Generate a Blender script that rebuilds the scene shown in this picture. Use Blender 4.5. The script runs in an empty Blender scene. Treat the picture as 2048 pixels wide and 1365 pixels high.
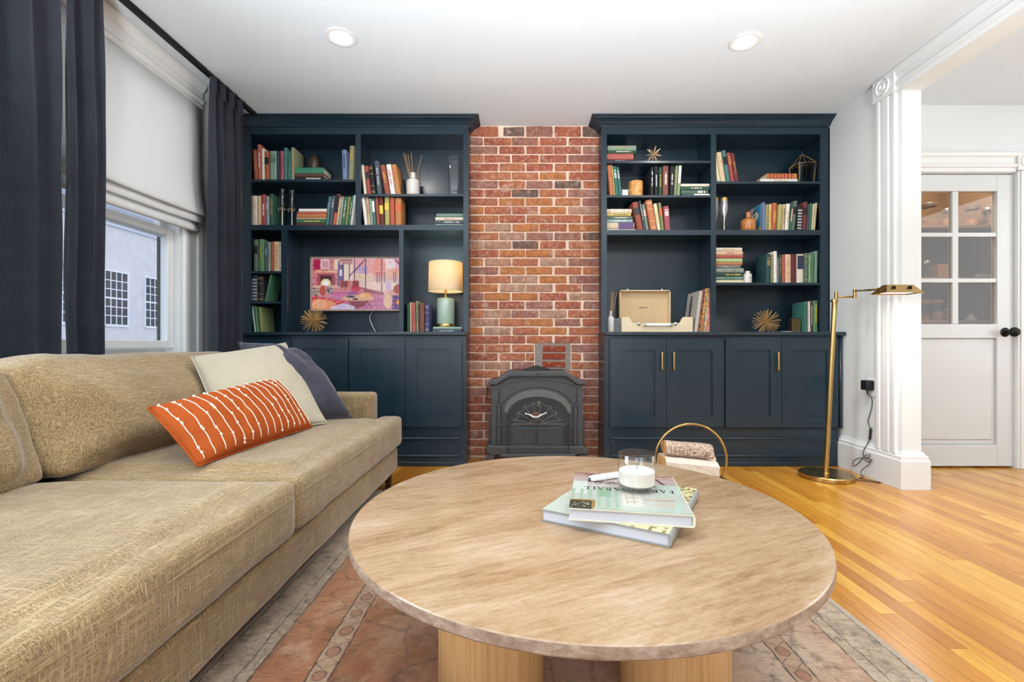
import bpy, bmesh, math, random
import numpy as np
from mathutils import Vector, Matrix, Quaternion, noise as mnoise
random.seed(7); np.random.seed(7)
PI = math.pi
S = bpy.context.scene
COL = S.collection

# ------------------------------------------------------------------ camera
F, CX, CY, EYE = 930.0, 1036.0, 690.0, 0.85        # focal length and vanishing point of the 2048x1365 photograph
cam = bpy.data.cameras.new('camera'); camo = bpy.data.objects.new('camera', cam); COL.objects.link(camo)
camo.location = (0, 0, EYE); camo.rotation_euler = (PI/2, 0, 0)
cam.sensor_width = 36; cam.sensor_fit = 'HORIZONTAL'; cam.lens = F/2048*36
cam.shift_x = -(CX-1024)/2048; cam.shift_y = (CY-682.5)/2048
cam.clip_start = 0.02; cam.clip_end = 200
S.camera = camo
# ------------------------------------------------------------------ world, exposure, large lights
S.view_settings.view_transform = 'Standard'; S.view_settings.look = 'None'
S.view_settings.gamma = 1; S.view_settings.use_curve_mapping = False
S.view_settings.exposure = -0.32
SKY_STRENGTH = 1.9
w = bpy.data.worlds.new('world'); S.world = w; w.use_nodes = True
wn = w.node_tree; wn.nodes.clear()
wo = wn.nodes.new('ShaderNodeOutputWorld'); wb = wn.nodes.new('ShaderNodeBackground')
wb.inputs[0].default_value = (0.80, 0.88, 1.0, 1); wb.inputs[1].default_value = SKY_STRENGTH
wn.links.new(wb.outputs[0], wo.inputs[0])
def area(name, loc, rot, sx, sy, power, col=(1,1,1), shape='RECTANGLE', spread=None):
    l = bpy.data.lights.new(name, 'AREA'); l.shape = shape; l.size = sx
    if shape in ('RECTANGLE', 'ELLIPSE'): l.size_y = sy
    l.energy = power; l.color = col
    if spread: l.spread = spread
    o = bpy.data.objects.new(name, l); COL.objects.link(o); o.location = loc; o.rotation_euler = rot
    return o
# added fill lights, set as daylight at unseen openings in rear and left walls
area('fill_rear_a', (-0.9, -2.72, 1.45), (PI/2, 0, 0), 1.5, 1.7, 19, (0.97, 0.98, 1.0))
area('fill_rear_b', (1.3, -2.72, 1.45), (PI/2, 0, 0), 1.5, 1.7, 19, (0.97, 0.98, 1.0))
area('fill_left', (-2.10, 0.68, 1.5), (0, -PI/2, 0), 1.5, 1.0, 60, (0.78, 0.88, 1.0))
# two added fill lights behind the camera, bounced off the ceiling like a flash
for q in (-.55, 1.3): area('bounce_fill', (q, -0.45, 0.75), (PI-math.radians(27), 0, 0), .4, .4, 104, (0.91, 0.96, 1.0), 'RECTANGLE', math.radians(102))
for q in ((3.5, 2.0), (3.5, .2)): area('adjoining_downlight', (q[0], q[1], 2.49), (0, 0, 0), .14, .14, 9, (.95, .97, 1), 'DISK')
area('adjoining_fill', (4.6, 1.75, 1.5), (0, PI/2, 0), 1.6, 1.4, 38, (0.93, 0.97, 1.0))  # unseen fill light added at the far side of the adjoining room
CAN_POWER = 11.0
LAMP_POWER = 4.6
FLOORLAMP_POWER = 5.5

# ------------------------------------------------------------------ measuring
def X(px, Z): return (px-CX)*Z/F
def HH(py, Z): return EYE+(CY-py)*Z/F
CEIL = 2.5
ZB = F/288.1; ZU = F/274.3; ZW = F/265.4; ZBK = ZU+0.275   # base cabinet front, shelf front, brick face, shelf back
XL, XR = -2.02, 2.27                                        # left wall, right wall

# ------------------------------------------------------------------ helpers
def lin(h):
    if isinstance(h, str):
        h = h.lstrip('#'); c = [int(h[i:i+2], 16)/255 for i in (0, 2, 4)]
    else: c = [v/255 for v in h]
    return tuple((v/12.92 if v <= .04045 else ((v+.055)/1.055)**2.4) for v in c)
class N:
    """small node graph builder"""
    def __init__(s, name):
        s.m = bpy.data.materials.new(name); s.m.use_nodes = True; s.t = s.m.node_tree; s.t.nodes.clear()
        s.out = s.new('ShaderNodeOutputMaterial'); s.b = s.new('ShaderNodeBsdfPrincipled')
        s.t.links.new(s.b.outputs[0], s.out.inputs[0])
    def new(s, t, **kw):
        n = s.t.nodes.new(t)
        for k, v in kw.items(): setattr(n, k, v)
        return n
    def put(s, sock, v):
        if v is None: return
        if isinstance(v, bpy.types.NodeSocket): s.t.links.new(v, sock)
        elif isinstance(v, (tuple, list)):
            n = len(sock.default_value); v = tuple(v)
            sock.default_value = (v+(1,))[:n] if n == 4 else v[:n]
        else: sock.default_value = v
    def set(s, **kw):
        for k, v in kw.items(): s.put(s.b.inputs[k.replace('_', ' ')], v)
    def math(s, op, a, b=None, c=None, clamp=False):
        n = s.new('ShaderNodeMath', operation=op, use_clamp=clamp)
        s.put(n.inputs[0], a); s.put(n.inputs[1], b)
        if c is not None: s.put(n.inputs[2], c)
        return n.outputs[0]
    def coord(s, which='Object'): return s.new('ShaderNodeTexCoord').outputs[which]
    def pos(s): return s.new('ShaderNodeNewGeometry').outputs['Position']
    def mapping(s, v, scale=(1, 1, 1), loc=(0, 0, 0), rot=(0, 0, 0)):
        n = s.new('ShaderNodeMapping'); s.put(n.inputs[0], v); n.inputs['Scale'].default_value = scale
        n.inputs['Location'].default_value = loc; n.inputs['Rotation'].default_value = rot; return n.outputs[0]
    def noise(s, v, scale=5, detail=3, rough=.5, dist=0):
        n = s.new('ShaderNodeTexNoise'); s.put(n.inputs['Vector'], v); n.inputs['Scale'].default_value = scale
        n.inputs['Detail'].default_value = detail; n.inputs['Roughness'].default_value = rough; n.inputs['Distortion'].default_value = dist
        return n.outputs['Fac']
    def voronoi(s, v, scale=5, feature='F1', out='Distance'):
        n = s.new('ShaderNodeTexVoronoi', feature=feature); s.put(n.inputs['Vector'], v); n.inputs['Scale'].default_value = scale
        return n.outputs[out]
    def wave(s, v, scale=5, dist=0, detail=2, dscale=1, direction='X', kind='BANDS'):
        n = s.new('ShaderNodeTexWave', wave_type=kind)
        if kind == 'BANDS': n.bands_direction = direction
        s.put(n.inputs['Vector'], v); n.inputs['Scale'].default_value = scale; n.inputs['Distortion'].default_value = dist
        n.inputs['Detail'].default_value = detail; n.inputs['Detail Scale'].default_value = dscale
        return n.outputs['Fac']
    def ramp(s, fac, stops, interp='LINEAR'):
        n = s.new('ShaderNodeValToRGB'); n.color_ramp.interpolation = interp
        e = n.color_ramp.elements
        while len(e) < len(stops): e.new(.5)
        for el, (p, c) in zip(e, stops):
            el.position = p; el.color = (tuple(c) if isinstance(c, (tuple, list)) else (c, c, c))[:3]+(1,)
        s.put(n.inputs[0], fac); return n.outputs[0]
    def mix(s, f, a, b, mode='MIX'):
        n = s.new('ShaderNodeMix', data_type='RGBA', blend_type=mode)
        s.put(n.inputs[0], f); s.put(n.inputs[6], a); s.put(n.inputs[7], b); return n.outputs[2]
    def bump(s, h, strength=.3, dist=.002):
        n = s.new('ShaderNodeBump'); n.inputs['Strength'].default_value = strength; n.inputs['Distance'].default_value = dist
        s.put(n.inputs['Height'], h); s.put(s.b.inputs['Normal'], n.outputs[0]); return n.outputs[0]
    def rnd(s): return s.new('ShaderNodeObjectInfo').outputs['Random']
    def sep(s, v):
        n = s.new('ShaderNodeSeparateXYZ'); s.put(n.inputs[0], v); return n.outputs
_mc = {}
def mat(name, col, rough=.5, metal=0, vary=.06, nscale=40, bump=0, bscale=200, spec=.5, coat=0, emit=0):
    """plain painted / dyed surface with a little tone variation"""
    key = (name,)
    if key in _mc: return _mc[key]
    n = N(name); c = lin(col)
    nz = n.noise(n.coord(), nscale, 4)
    lo = tuple(v*(1-vary) for v in c); hi = tuple(min(1, v*(1+vary)) for v in c)
    n.set(Base_Color=n.ramp(nz, [(.3, lo), (.7, hi)]), Roughness=rough, Metallic=metal)
    n.b.inputs['Specular IOR Level'].default_value = spec
    if coat: n.b.inputs['Coat Weight'].default_value = coat; n.b.inputs['Coat Roughness'].default_value = .15
    if bump: n.bump(n.noise(n.coord(), bscale, 3), bump, .001)
    if emit:
        n.set(Emission_Color=c); n.b.inputs['Emission Strength'].default_value = emit
    _mc[key] = n.m; return n.m

class G:
    """collects simple shapes (world coordinates) into one mesh"""
    def __init__(s): s.v = []; s.f = []
    def add(s, vs, fs):
        o = len(s.v); s.v += [tuple(v) for v in vs]; s.f += [tuple(i+o for i in f) for f in fs]; return s
    def box(s, x0, x1, y0, y1, z0, z1):
        if x0 > x1: x0, x1 = x1, x0
        if y0 > y1: y0, y1 = y1, y0
        if z0 > z1: z0, z1 = z1, z0
        return s.add([(x0,y0,z0),(x1,y0,z0),(x1,y1,z0),(x0,y1,z0),(x0,y0,z1),(x1,y0,z1),(x1,y1,z1),(x0,y1,z1)],
                     [(0,3,2,1),(4,5,6,7),(0,1,5,4),(1,2,6,5),(2,3,7,6),(3,0,4,7)])
    def prism(s, pts, axis, a, b):
        """polygon in the two other axes pushed along axis from a to b"""
        def P(p, d):
            if axis == 'x': return (d, p[0], p[1])
            if axis == 'y': return (p[0], d, p[1])
            return (p[0], p[1], d)
        n = len(pts)
        return s.add([P(p, a) for p in pts]+[P(p, b) for p in pts],
                     [tuple(range(n-1, -1, -1)), tuple(range(n, 2*n))]+[(i, (i+1) % n, n+(i+1) % n, n+i) for i in range(n)])
    def lathe(s, prof, c=(0, 0, 0), n=32, cap0=True, cap1=True):
        """profile [(r, z)] turned about a vertical axis at c"""
        vs = []; fs = []
        for r, z in prof:
            for k in range(n):
                a = 2*PI*k/n; vs.append((c[0]+r*math.cos(a), c[1]+r*math.sin(a), c[2]+z))
        for i in range(len(prof)-1):
            for k in range(n):
                k2 = (k+1) % n; fs.append((i*n+k, i*n+k2, (i+1)*n+k2, (i+1)*n+k))
        if cap0: fs.append(tuple(range(n-1, -1, -1)))
        if cap1: fs.append(tuple((len(prof)-1)*n+k for k in range(n)))
        return s.add(vs, fs)
    def tube(s, pts, r, n=10, closed=False, r_end=None):
        pts = [Vector(p) for p in pts]; m = len(pts); vs = []; fs = []
        up = Vector((0, 0, 1)); prev = None
        for i, p in enumerate(pts):
            if closed: t = pts[(i+1) % m]-pts[i-1]
            else: t = pts[min(i+1, m-1)]-pts[max(i-1, 0)]
            t.normalize()
            if prev is None:
                a = up if abs(t.z) < .9 else Vector((1, 0, 0)); u = t.cross(a).normalized()
            else:
                u = (prev-t*prev.dot(t))
                u = u.normalized() if u.length > 1e-6 else prev
            prev = u; v = t.cross(u)
            rr = r if r_end is None else r+(r_end-r)*i/(m-1)
            for k in range(n):
                a = 2*PI*k/n; vs.append(p+u*rr*math.cos(a)+v*rr*math.sin(a))
        for i in range(m if closed else m-1):
            j = (i+1) % m
            for k in range(n):
                k2 = (k+1) % n; fs.append((i*n+k, i*n+k2, j*n+k2, j*n+k))
        if not closed: fs += [tuple(range(n-1, -1, -1)), tuple((m-1)*n+k for k in range(n))]
        return s.add(vs, fs)
    def cyl(s, p0, p1, r, r1=None, n=16): return s.tube([p0, p1], r, n, False, r1)
    def sweep(s, path, prof, close_ends=True):
        """moulding: profile [(out, z)] swept along a horizontal path [(x, y)], out to the right of travel, mitred"""
        P = [Vector((a, b)) for a, b in path]; m = len(P); n = len(prof); vs = []; fs = []
        for i in range(m):
            d0 = (P[i]-P[i-1]).normalized() if i > 0 else None
            d1 = (P[i+1]-P[i]).normalized() if i < m-1 else None
            if d0 is None: d0 = d1
            if d1 is None: d1 = d0
            n0 = Vector((d0.y, -d0.x)); n1 = Vector((d1.y, -d1.x)); b = (n0+n1); b = b/ (b.dot(n0))
            for o, z in prof: vs.append((P[i].x+b.x*o, P[i].y+b.y*o, z))
        for i in range(m-1):
            for k in range(n):
                k2 = (k+1) % n; fs.append((i*n+k, (i+1)*n+k, (i+1)*n+k2, i*n+k2))
        if close_ends: fs += [tuple(range(n)), tuple((m-1)*n+k for k in range(n-1, -1, -1))]
        return s.add(vs, fs)
    def xf(s, M):
        s.v = [tuple(M @ Vector(v)) for v in s.v]; return s
ORG = {}
def mesh(name, g, material, smooth=False, origin=(0, 0, 0)):
    me = bpy.data.meshes.new(name); o = origin
    me.from_pydata([(v[0]-o[0], v[1]-o[1], v[2]-o[2]) for v in g.v], [], g.f); me.validate()
    bm = bmesh.new(); bm.from_mesh(me); bmesh.ops.recalc_face_normals(bm, faces=bm.faces); bm.to_mesh(me); bm.free()
    for m in (material if isinstance(material, (list, tuple)) else [material]): me.materials.append(m)
    if smooth: shade(me, smooth)
    return me
def shade(me, ang):
    me.polygons.foreach_set('use_smooth', [True]*len(me.polygons))
    if ang is not True: me.set_sharp_from_angle(angle=math.radians(ang))
def part(name, g, material, parent=None, smooth=False, bevel=0, label=None, seg=2, kind=None):
    """one mesh object; geometry is given in world coordinates"""
    o = bpy.data.objects.new(name, None)
    org = ORG.get(parent.name, (0, 0, 0)) if parent else (0, 0, 0)
    bpy.data.objects.remove(o)
    me = g if isinstance(g, bpy.types.Mesh) else mesh(name, g, material, smooth, org)
    o = bpy.data.objects.new(name, me); COL.objects.link(o)
    if parent: o.parent = parent; ORG[o.name] = org
    if bevel:
        b = o.modifiers.new('bevel', 'BEVEL'); b.width = bevel; b.segments = seg; b.limit_method = 'ANGLE'; b.angle_limit = math.radians(40)
        shade(me, 35)
    if label: o['label'] = label
    if kind: o['kind'] = kind
    return o
def thing(name, label, cat, loc=(0, 0, 0), group=None, rot=None):
    o = bpy.data.objects.new(name, None); COL.objects.link(o); o.empty_display_size = .05
    o.location = loc
    if rot: o.rotation_euler = rot
    o['label'] = label; o['category'] = cat
    if group: o['group'] = group
    ORG[o.name] = tuple(loc); return o
def tag(o, label, cat, group=None):
    o['label'] = label; o['category'] = cat
    if group: o['group'] = group
    return o
def struct(name, g, material, parent=None, **kw):
    o = part(name, g, material, parent, **kw)
    if parent is None: o['kind'] = 'structure'
    return o
def sroot(name):
    o = bpy.data.objects.new(name, None); COL.objects.link(o); o['kind'] = 'structure'; ORG[o.name] = (0, 0, 0); return o
def arc(cx, cz, rx, rz, a0, a1, n): return [(cx+rx*math.cos(math.radians(a0+(a1-a0)*i/n)), cz+rz*math.sin(math.radians(a0+(a1-a0)*i/n))) for i in range(n+1)]
def grid_obj(name, nx, ny, fn, colors, material, parent=None):
    """flat printed surface: grid of quads with one colour each (colors[ny][nx] linear rgb)"""
    vs = [fn(i/nx, j/ny) for j in range(ny+1) for i in range(nx+1)]
    org = ORG.get(parent.name, (0, 0, 0)) if parent else (0, 0, 0)
    vs = [tuple(a-b for a, b in zip(v, org)) for v in vs]
    fs = [(j*(nx+1)+i, j*(nx+1)+i+1, (j+1)*(nx+1)+i+1, (j+1)*(nx+1)+i) for j in range(ny) for i in range(nx)]
    me = bpy.data.meshes.new(name); me.from_pydata(vs, [], fs)
    ca = me.color_attributes.new('print', 'FLOAT_COLOR', 'CORNER')
    arr = np.ones((ny*nx*4, 4), dtype=np.float32); arr[:, :3] = np.repeat(colors.reshape(-1, 3), 4, axis=0)
    ca.data.foreach_set('color', arr.ravel()); me.materials.append(material)
    o = bpy.data.objects.new(name, me); COL.objects.link(o)
    if parent: o.parent = parent; ORG[o.name] = org
    return o
def soft(name, boxes, voxel, iters, material, parent, wrinkle=0.0, wscale=.25, label=None):
    """upholstery: boxes fused, remeshed and relaxed into one soft padded form"""
    g = G()
    for b in boxes: g.box(*b)
    me = mesh('tmp', g, material); o = bpy.data.objects.new('tmp', me); COL.objects.link(o)
    r = o.modifiers.new('r', 'REMESH'); r.mode = 'VOXEL'; r.voxel_size = voxel; r.use_smooth_shade = True
    sm = o.modifiers.new('s', 'SMOOTH'); sm.factor = .5; sm.iterations = iters
    dg = bpy.context.evaluated_depsgraph_get(); ev = o.evaluated_get(dg)
    m2 = bpy.data.meshes.new_from_object(ev); bpy.data.objects.remove(o)
    n = len(m2.vertices); co = np.empty(n*3, np.float32); m2.vertices.foreach_get('co', co); co = co.reshape(-1, 3)
    no = np.empty(n*3, np.float32); m2.vertices.foreach_get('normal', no); no = no.reshape(-1, 3)
    if wrinkle:
        for i in range(n):
            p = Vector(co[i])/wscale
            d = mnoise.fractal(p, 1.0, 2.0, 3)
            co[i] += no[i]*wrinkle*d
    org = np.array(ORG.get(parent.name, (0, 0, 0)), np.float32); m2.vertices.foreach_set('co', (co-org).ravel()); m2.update()
    m2.materials.clear(); m2.materials.append(material); shade(m2, True); m2.name = name
    return part(name, m2, material, parent, label=label)
# ------------------------------------------------------------------ materials
M_wall = mat('wall_paint', '#dcdfde', .75, vary=.015, nscale=3, bump=.04, bscale=90, spec=.3)
M_ceil = mat('ceiling_paint', '#d5dce1', .85, vary=.01, nscale=2, bump=.03, bscale=60, spec=.2)
M_trim = mat('white_gloss_trim', '#e0e2e1', .38, vary=.012, nscale=6, spec=.45)
M_door = mat('white_door_paint', '#cdd0d0', .4, vary=.012, nscale=6)
M_blue = mat('blue_cabinet_paint', '#1a2d39', .30, vary=.05, nscale=9, bump=.05, bscale=150, spec=.5, coat=.06)
M_blackmetal = mat('black_metal', '#151515', .4, .6, spec=.5)
M_blackplastic = mat('black_plastic', '#17171a', .45)
M_whiteplastic = mat('white_plastic', '#e9e8e6', .35)
M_chrome = mat('chrome', '#d8d8d8', .15, 1.0, vary=.02)
def brushed(name, col, rough):
    n = N(name); c = lin(col); z = n.noise(n.mapping(n.coord(), (8, 8, 300)), 6, 3)
    n.set(Base_Color=n.ramp(z, [(.3, tuple(v*.85 for v in c)), (.7, c)]), Metallic=1.0, Roughness=n.ramp(z, [(.2, rough*.7), (.8, rough*1.3)]))
    return n.m
M_brass = brushed('brushed_brass', '#c3a468', .28)
M_gold = mat('gold_wire', '#cfa767', .35, .35, vary=.08)
M_goldlight = mat('pale_gold', '#d9bb96', .35, .6)
M_iron = mat('cast_iron', '#4d4f51', .4, .45, vary=.12, nscale=60, bump=.08, bscale=260)
M_irondark = mat('dark_iron', '#34363a', .6, .3, vary=.12, nscale=60, bump=.03)
M_leg = mat('dark_walnut', '#3a221a', .4)
M_pages = mat('book_paper', '#d9cdb6', .9, vary=.12, nscale=180)
M_whitepages = mat('white_book_paper', '#c4c5cc', .85, vary=.05, nscale=260)
M_leather = mat('brown_leather', '#5a3a22', .5, bump=.2)
def glassy(name, tint=(1, 1, 1), rough=.02, opac=.1):
    n = N(name); t = n.new('ShaderNodeBsdfTransparent'); t.inputs[0].default_value = tint+(1,)
    gl = n.new('ShaderNodeBsdfGlossy'); gl.inputs['Roughness'].default_value = rough; gl.inputs[0].default_value = (.95, .95, .95, 1)
    lw = n.new('ShaderNodeFresnel'); lw.inputs[0].default_value = 1.45
    bf = n.new('ShaderNodeNewGeometry').outputs['Backfacing']        # a thin wall reflects at its outer face only
    f = n.math('MULTIPLY', n.math('ADD', lw.outputs[0], opac), n.math('SUBTRACT', 1.0, bf), clamp=True)
    mx = n.new('ShaderNodeMixShader'); n.put(mx.inputs[0], f); n.t.links.new(t.outputs[0], mx.inputs[1]); n.t.links.new(gl.outputs[0], mx.inputs[2])
    n.t.links.new(mx.outputs[0], n.out.inputs[0]); n.t.nodes.remove(n.b); return n.m
M_glass = glassy('clear_glass', (.975, .98, .98), .03, .015)
M_window = glassy('window_glass', (.95, .97, 1.0), .01, .0)
M_oldglass = glassy('pantry_glass', (.90, .85, .80), .03, .0)
M_flute = glassy('flute_glass', (.80, .82, .84), .05, .03)
M_smoke = glassy('smoked_glass', (.74, .76, .78), .08, .12)
# oak floor
def floor_mat(name='honey_oak_floor'):
    n = N(name); r = n.rnd(); p = n.coord()
    off = n.new('ShaderNodeVectorMath', operation='ADD'); n.put(off.inputs[0], n.pos())
    cmb = n.new('ShaderNodeCombineXYZ'); n.put(cmb.inputs[1], n.math('MULTIPLY', r, 37.0)); n.put(cmb.inputs[0], n.math('MULTIPLY', r, 11.0)); n.t.links.new(cmb.outputs[0], off.inputs[1])
    v = off.outputs[0]
    g1 = n.noise(n.mapping(v, (60, 2.2, 60)), 1.6, 5, .6, .4); g2 = n.wave(n.mapping(v, (9, .7, 9)), 2.2, 6, 3, 1.2)
    base = n.ramp(r, [(0, lin('#b06f19')), (.3, lin('#c48424')), (.6, lin('#ce922e')), (1, lin('#dba844'))])
    grain = n.ramp(g1, [(.3, (.70, .60, .5)), (.55, (1, 1, 1)), (.75, (1.06, 1.05, 1.03))])
    c = n.mix(1.0, base, grain, 'MULTIPLY')
    c = n.mix(n.math('MULTIPLY', n.ramp(g2, [(.75, 0), (.97, 1)]), .22), c, lin('#9c5a20'))
    n.set(Base_Color=c, Roughness=n.ramp(g1, [(.2, .34), (.8, .24)])); n.b.inputs['Coat Weight'].default_value = .35; n.b.inputs['Coat Roughness'].default_value = .18
    n.bump(g1, .06, .001); return n.m
M_floor = floor_mat()
M_joint = mat('floor_joint', '#6b4118', .8)
# brick
def brick_mat(name, cols, ashy=.55):
    n = N(name); r = n.rnd()
    sh = n.new('ShaderNodeVectorMath', operation='ADD'); n.put(sh.inputs[0], n.pos())
    z1 = n.noise(sh.outputs[0], 22, 5, .65); z2 = n.noise(sh.outputs[0], 55, 5, .7); z3 = n.noise(sh.outputs[0], 9, 3, .5)
    c = n.ramp(n.math('ADD', n.math('MULTIPLY', r, .45), n.math('MULTIPLY', z3, .55)), [(i/(len(cols)-1), lin(q)) for i, q in enumerate(cols)])
    c = n.mix(n.ramp(z1, [(.35, .45), (.6, 0)]), c, lin('#5b2f24'), 'MIX')
    z4 = n.noise(sh.outputs[0], 15, 4, .6)
    c = n.mix(n.ramp(z4, [(.55, 0), (.72, .55)]), c, lin('#c07a50')); c = n.mix(n.ramp(z4, [(.28, .5), (.42, 0)]), c, lin('#cdb09c'))
    c = n.mix(n.math('MULTIPLY', n.ramp(z2, [(.52, 0), (.72, 1)]), ashy), c, lin('#dcc0a8'))
    n.set(Base_Color=c, Roughness=.9); n.b.inputs['Specular IOR Level'].default_value = .2
    n.bump(z2, .5, .004); return n.m
BR = {'red': brick_mat('red_brick', ['#8f5040', '#a45e48', '#9a5a48']), 'orange': brick_mat('orange_brick', ['#a2604a', '#ad6a4c', '#b27354']),
      'amber': brick_mat('amber_brick', ['#a8673f', '#b67648', '#b3744a'], .3), 'mauve': brick_mat('mauve_brick', ['#8b5f56', '#97685c', '#9f7468'], .4),
      'pale': brick_mat('pale_brick', ['#a97c64', '#ae8670', '#a68c7c'], .6), 'dark': brick_mat('dark_brick', ['#54443e', '#6a5a52', '#786a62'], .3),
      'fresh': brick_mat('newer_brick', ['#8a3824', '#934029', '#8d3c28'], .15)}
def mortar_mat():
    n = N('lime_mortar'); z = n.noise(n.pos(), 40, 5, .7); z2 = n.noise(n.pos(), 7, 3)
    c = n.ramp(z, [(.3, lin('#dbbda6')), (.7, lin('#eed9c6'))]); c = n.mix(n.ramp(z2, [(.45, 0), (.7, .5)]), c, lin('#b98f76'))
    n.set(Base_Color=c, Roughness=.95); n.bump(z, .6, .004); return n.m
M_mortar = mortar_mat(); M_cement = mat('grey_cement', '#8d8076', .95, vary=.2, nscale=50, bump=.5)
# sofa cloth
def cloth_mat(name, c0, c1, c2, rough=.9, k=1.0, bump=.35):
    n = N(name); p = n.pos()
    a = n.noise(n.mapping(p, (14*k, 300*k, 300*k)), 1, 2, .6); b = n.noise(n.mapping(p, (300*k, 14*k, 300*k)), 1, 2, .6); c = n.noise(n.mapping(p, (300*k, 300*k, 14*k)), 1, 2, .6)
    s = n.math('MAXIMUM', n.math('MAXIMUM', a, b), c); big = n.noise(p, 5, 3)
    f = n.math('ADD', n.math('MULTIPLY', s, .85), n.math('MULTIPLY', big, .15))
    col = n.ramp(f, [(.43, lin(c0)), (.55, lin(c1)), (.68, lin(c2))])
    n.set(Base_Color=col, Roughness=rough); n.b.inputs['Sheen Weight'].default_value = .4; n.b.inputs['Sheen Roughness'].default_value = .4
    n.b.inputs['Specular IOR Level'].default_value = .2; n.bump(s, bump, .003); return n.m
M_sofa = cloth_mat('olive_tweed', '#67543a', '#8a7350', '#b19a74')
M_piping = cloth_mat('tweed_piping', '#6f5b3c', '#8a734c', '#9a845c')
M_linen = cloth_mat('cream_linen', '#a59b84', '#b1a791', '#bdb39e', k=2, bump=.15)
M_slate = cloth_mat('slate_cotton', '#3a3942', '#42414b', '#4b4a56', k=2, bump=.12)
def curtain_mat():
    n = N('navy_curtain'); p = n.pos(); z = n.noise(n.mapping(p, (300, 300, 300)), 1, 2)
    a = n.noise(n.mapping(p, (500, 500, 20)), 1, 2); cr = n.noise(n.mapping(p, (3, 3, 14)), 1, 3)
    n.set(Base_Color=n.ramp(n.math('ADD', n.math('MULTIPLY', a, .5), n.math('MULTIPLY', cr, .5)), [(.3, lin('#2b2d35')), (.7, lin('#373a43'))]), Roughness=.85)
    n.b.inputs['Sheen Weight'].default_value = .2; n.b.inputs['Specular IOR Level'].default_value = .2
    n.bump(n.math('ADD', n.math('MULTIPLY', a, .3), cr), .25, .006)
    tr = n.new('ShaderNodeBsdfTranslucent'); tr.inputs[0].default_value = lin('#2f5a86')+(1,)
    mx = n.new('ShaderNodeMixShader'); mx.inputs[0].default_value = .12
    n.t.links.new(n.b.outputs[0], mx.inputs[1]); n.t.links.new(tr.outputs[0], mx.inputs[2]); n.t.links.new(mx.outputs[0], n.out.inputs[0]); return n.m
M_curtain = curtain_mat()
def blind_mat(name, col, tcol, f):
    n = N(name); z = n.noise(n.mapping(n.pos(), (200, 200, 200)), 1, 3)
    c = lin(col); n.set(Base_Color=n.ramp(z, [(.3, tuple(v*.96 for v in c)), (.7, c)]), Roughness=.9); n.b.inputs['Specular IOR Level'].default_value = .15
    tr = n.new('ShaderNodeBsdfTranslucent'); tr.inputs[0].default_value = lin(tcol)+(1,)
    mx = n.new('ShaderNodeMixShader'); mx.inputs[0].default_value = f
    n.t.links.new(n.b.outputs[0], mx.inputs[1]); n.t.links.new(tr.outputs[0], mx.inputs[2]); n.t.links.new(mx.outputs[0], n.out.inputs[0]); return n.m
M_blind = blind_mat('white_blind_cloth', '#e9eaea', '#f4f4f2', .35)
M_shade = blind_mat('linen_lamp_shade', '#e8dcc2', '#f2ddb4', .36)
def travertine():
    n = N('travertine'); p = n.pos(); v = n.mapping(p, (1, 1, 1), rot=(0, 0, math.radians(-24)))
    big = n.noise(n.mapping(v, (1.3, 5, 4)), 1.0, 6, .65, 1.4); wv = n.noise(n.mapping(v, (5, 34, 10)), 1.0, 7, .72, 1.1); fine = n.noise(n.mapping(v, (16, 130, 40)), 1, 4, .65, .6); cur = n.noise(n.mapping(p, (30, 46, 30)), 1, 5, .7, 2.2)
    f = n.math('ADD', n.math('ADD', n.math('MULTIPLY', big, .38), n.math('MULTIPLY', wv, .30)), n.math('ADD', n.math('MULTIPLY', fine, .16), n.math('MULTIPLY', cur, .16)))
    c = n.ramp(f, [(.39, lin('#866649')), (.45, lin('#977858')), (.5, lin('#a38666')), (.55, lin('#ad9274')), (.62, lin('#b7a189'))])
    pits = n.math('MULTIPLY', n.ramp(n.noise(n.mapping(v, (30, 110, 60)), 1, 4, .7), [(.66, 0), (.70, 1)]), n.ramp(big, [(.45, 1), (.6, .2)]))
    c = n.mix(n.math('MULTIPLY', pits, .5), c, lin('#8b6647'))
    n.set(Base_Color=c, Roughness=.2); n.b.inputs['Specular IOR Level'].default_value = .5; n.bump(pits, -.3, .001); return n.m
M_trav = travertine()
def travedge():
    n = N('travertine_edge'); p = n.pos(); z = n.noise(n.mapping(p, (20, 20, 40)), 1.5, 5, .7); z2 = n.noise(p, 5, 2)
    c = n.ramp(z, [(.35, lin('#87705e')), (.5, lin('#a08a78')), (.65, lin('#b9a694'))])
    n.set(Base_Color=c, Roughness=.55); n.bump(z, .2, .002); return n.m
M_travedge = travedge()
def oakleg():
    n = N('pale_oak_veneer'); p = n.pos(); z = n.noise(n.mapping(p, (70, 70, 2.5)), 1.5, 5, .6)
    n.set(Base_Color=n.ramp(z, [(.3, lin('#c4985f')), (.5, lin('#d8ae76')), (.7, lin('#e3c08c'))]), Roughness=.5); n.bump(z, .08, .001); return n.m
M_oak = oakleg()
def emitter(name, col, strength):
    n = N(name); e = n.new('ShaderNodeEmission'); e.inputs[0].default_value = col+(1,); e.inputs[1].default_value = strength
    n.t.links.new(e.outputs[0], n.out.inputs[0]); n.t.nodes.remove(n.b); return n.m
M_lens = emitter('lit_lens', (1, .96, .9), 6)
M_diffuser = emitter('lit_led_panel', (1, .97, .92), 9)
M_bulb = emitter('lit_bulb', (1, .88, .68), 8)
def printed(name, emit=0, rough=.5):
    n = N(name); a = n.new('ShaderNodeVertexColor'); a.layer_name = 'print'
    if emit:
        n.set(Base_Color=(0, 0, 0), Emission_Color=a.outputs[0], Roughness=.2); n.b.inputs['Emission Strength'].default_value = emit
    else: n.set(Base_Color=a.outputs[0], Roughness=rough)
    return n.m
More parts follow.
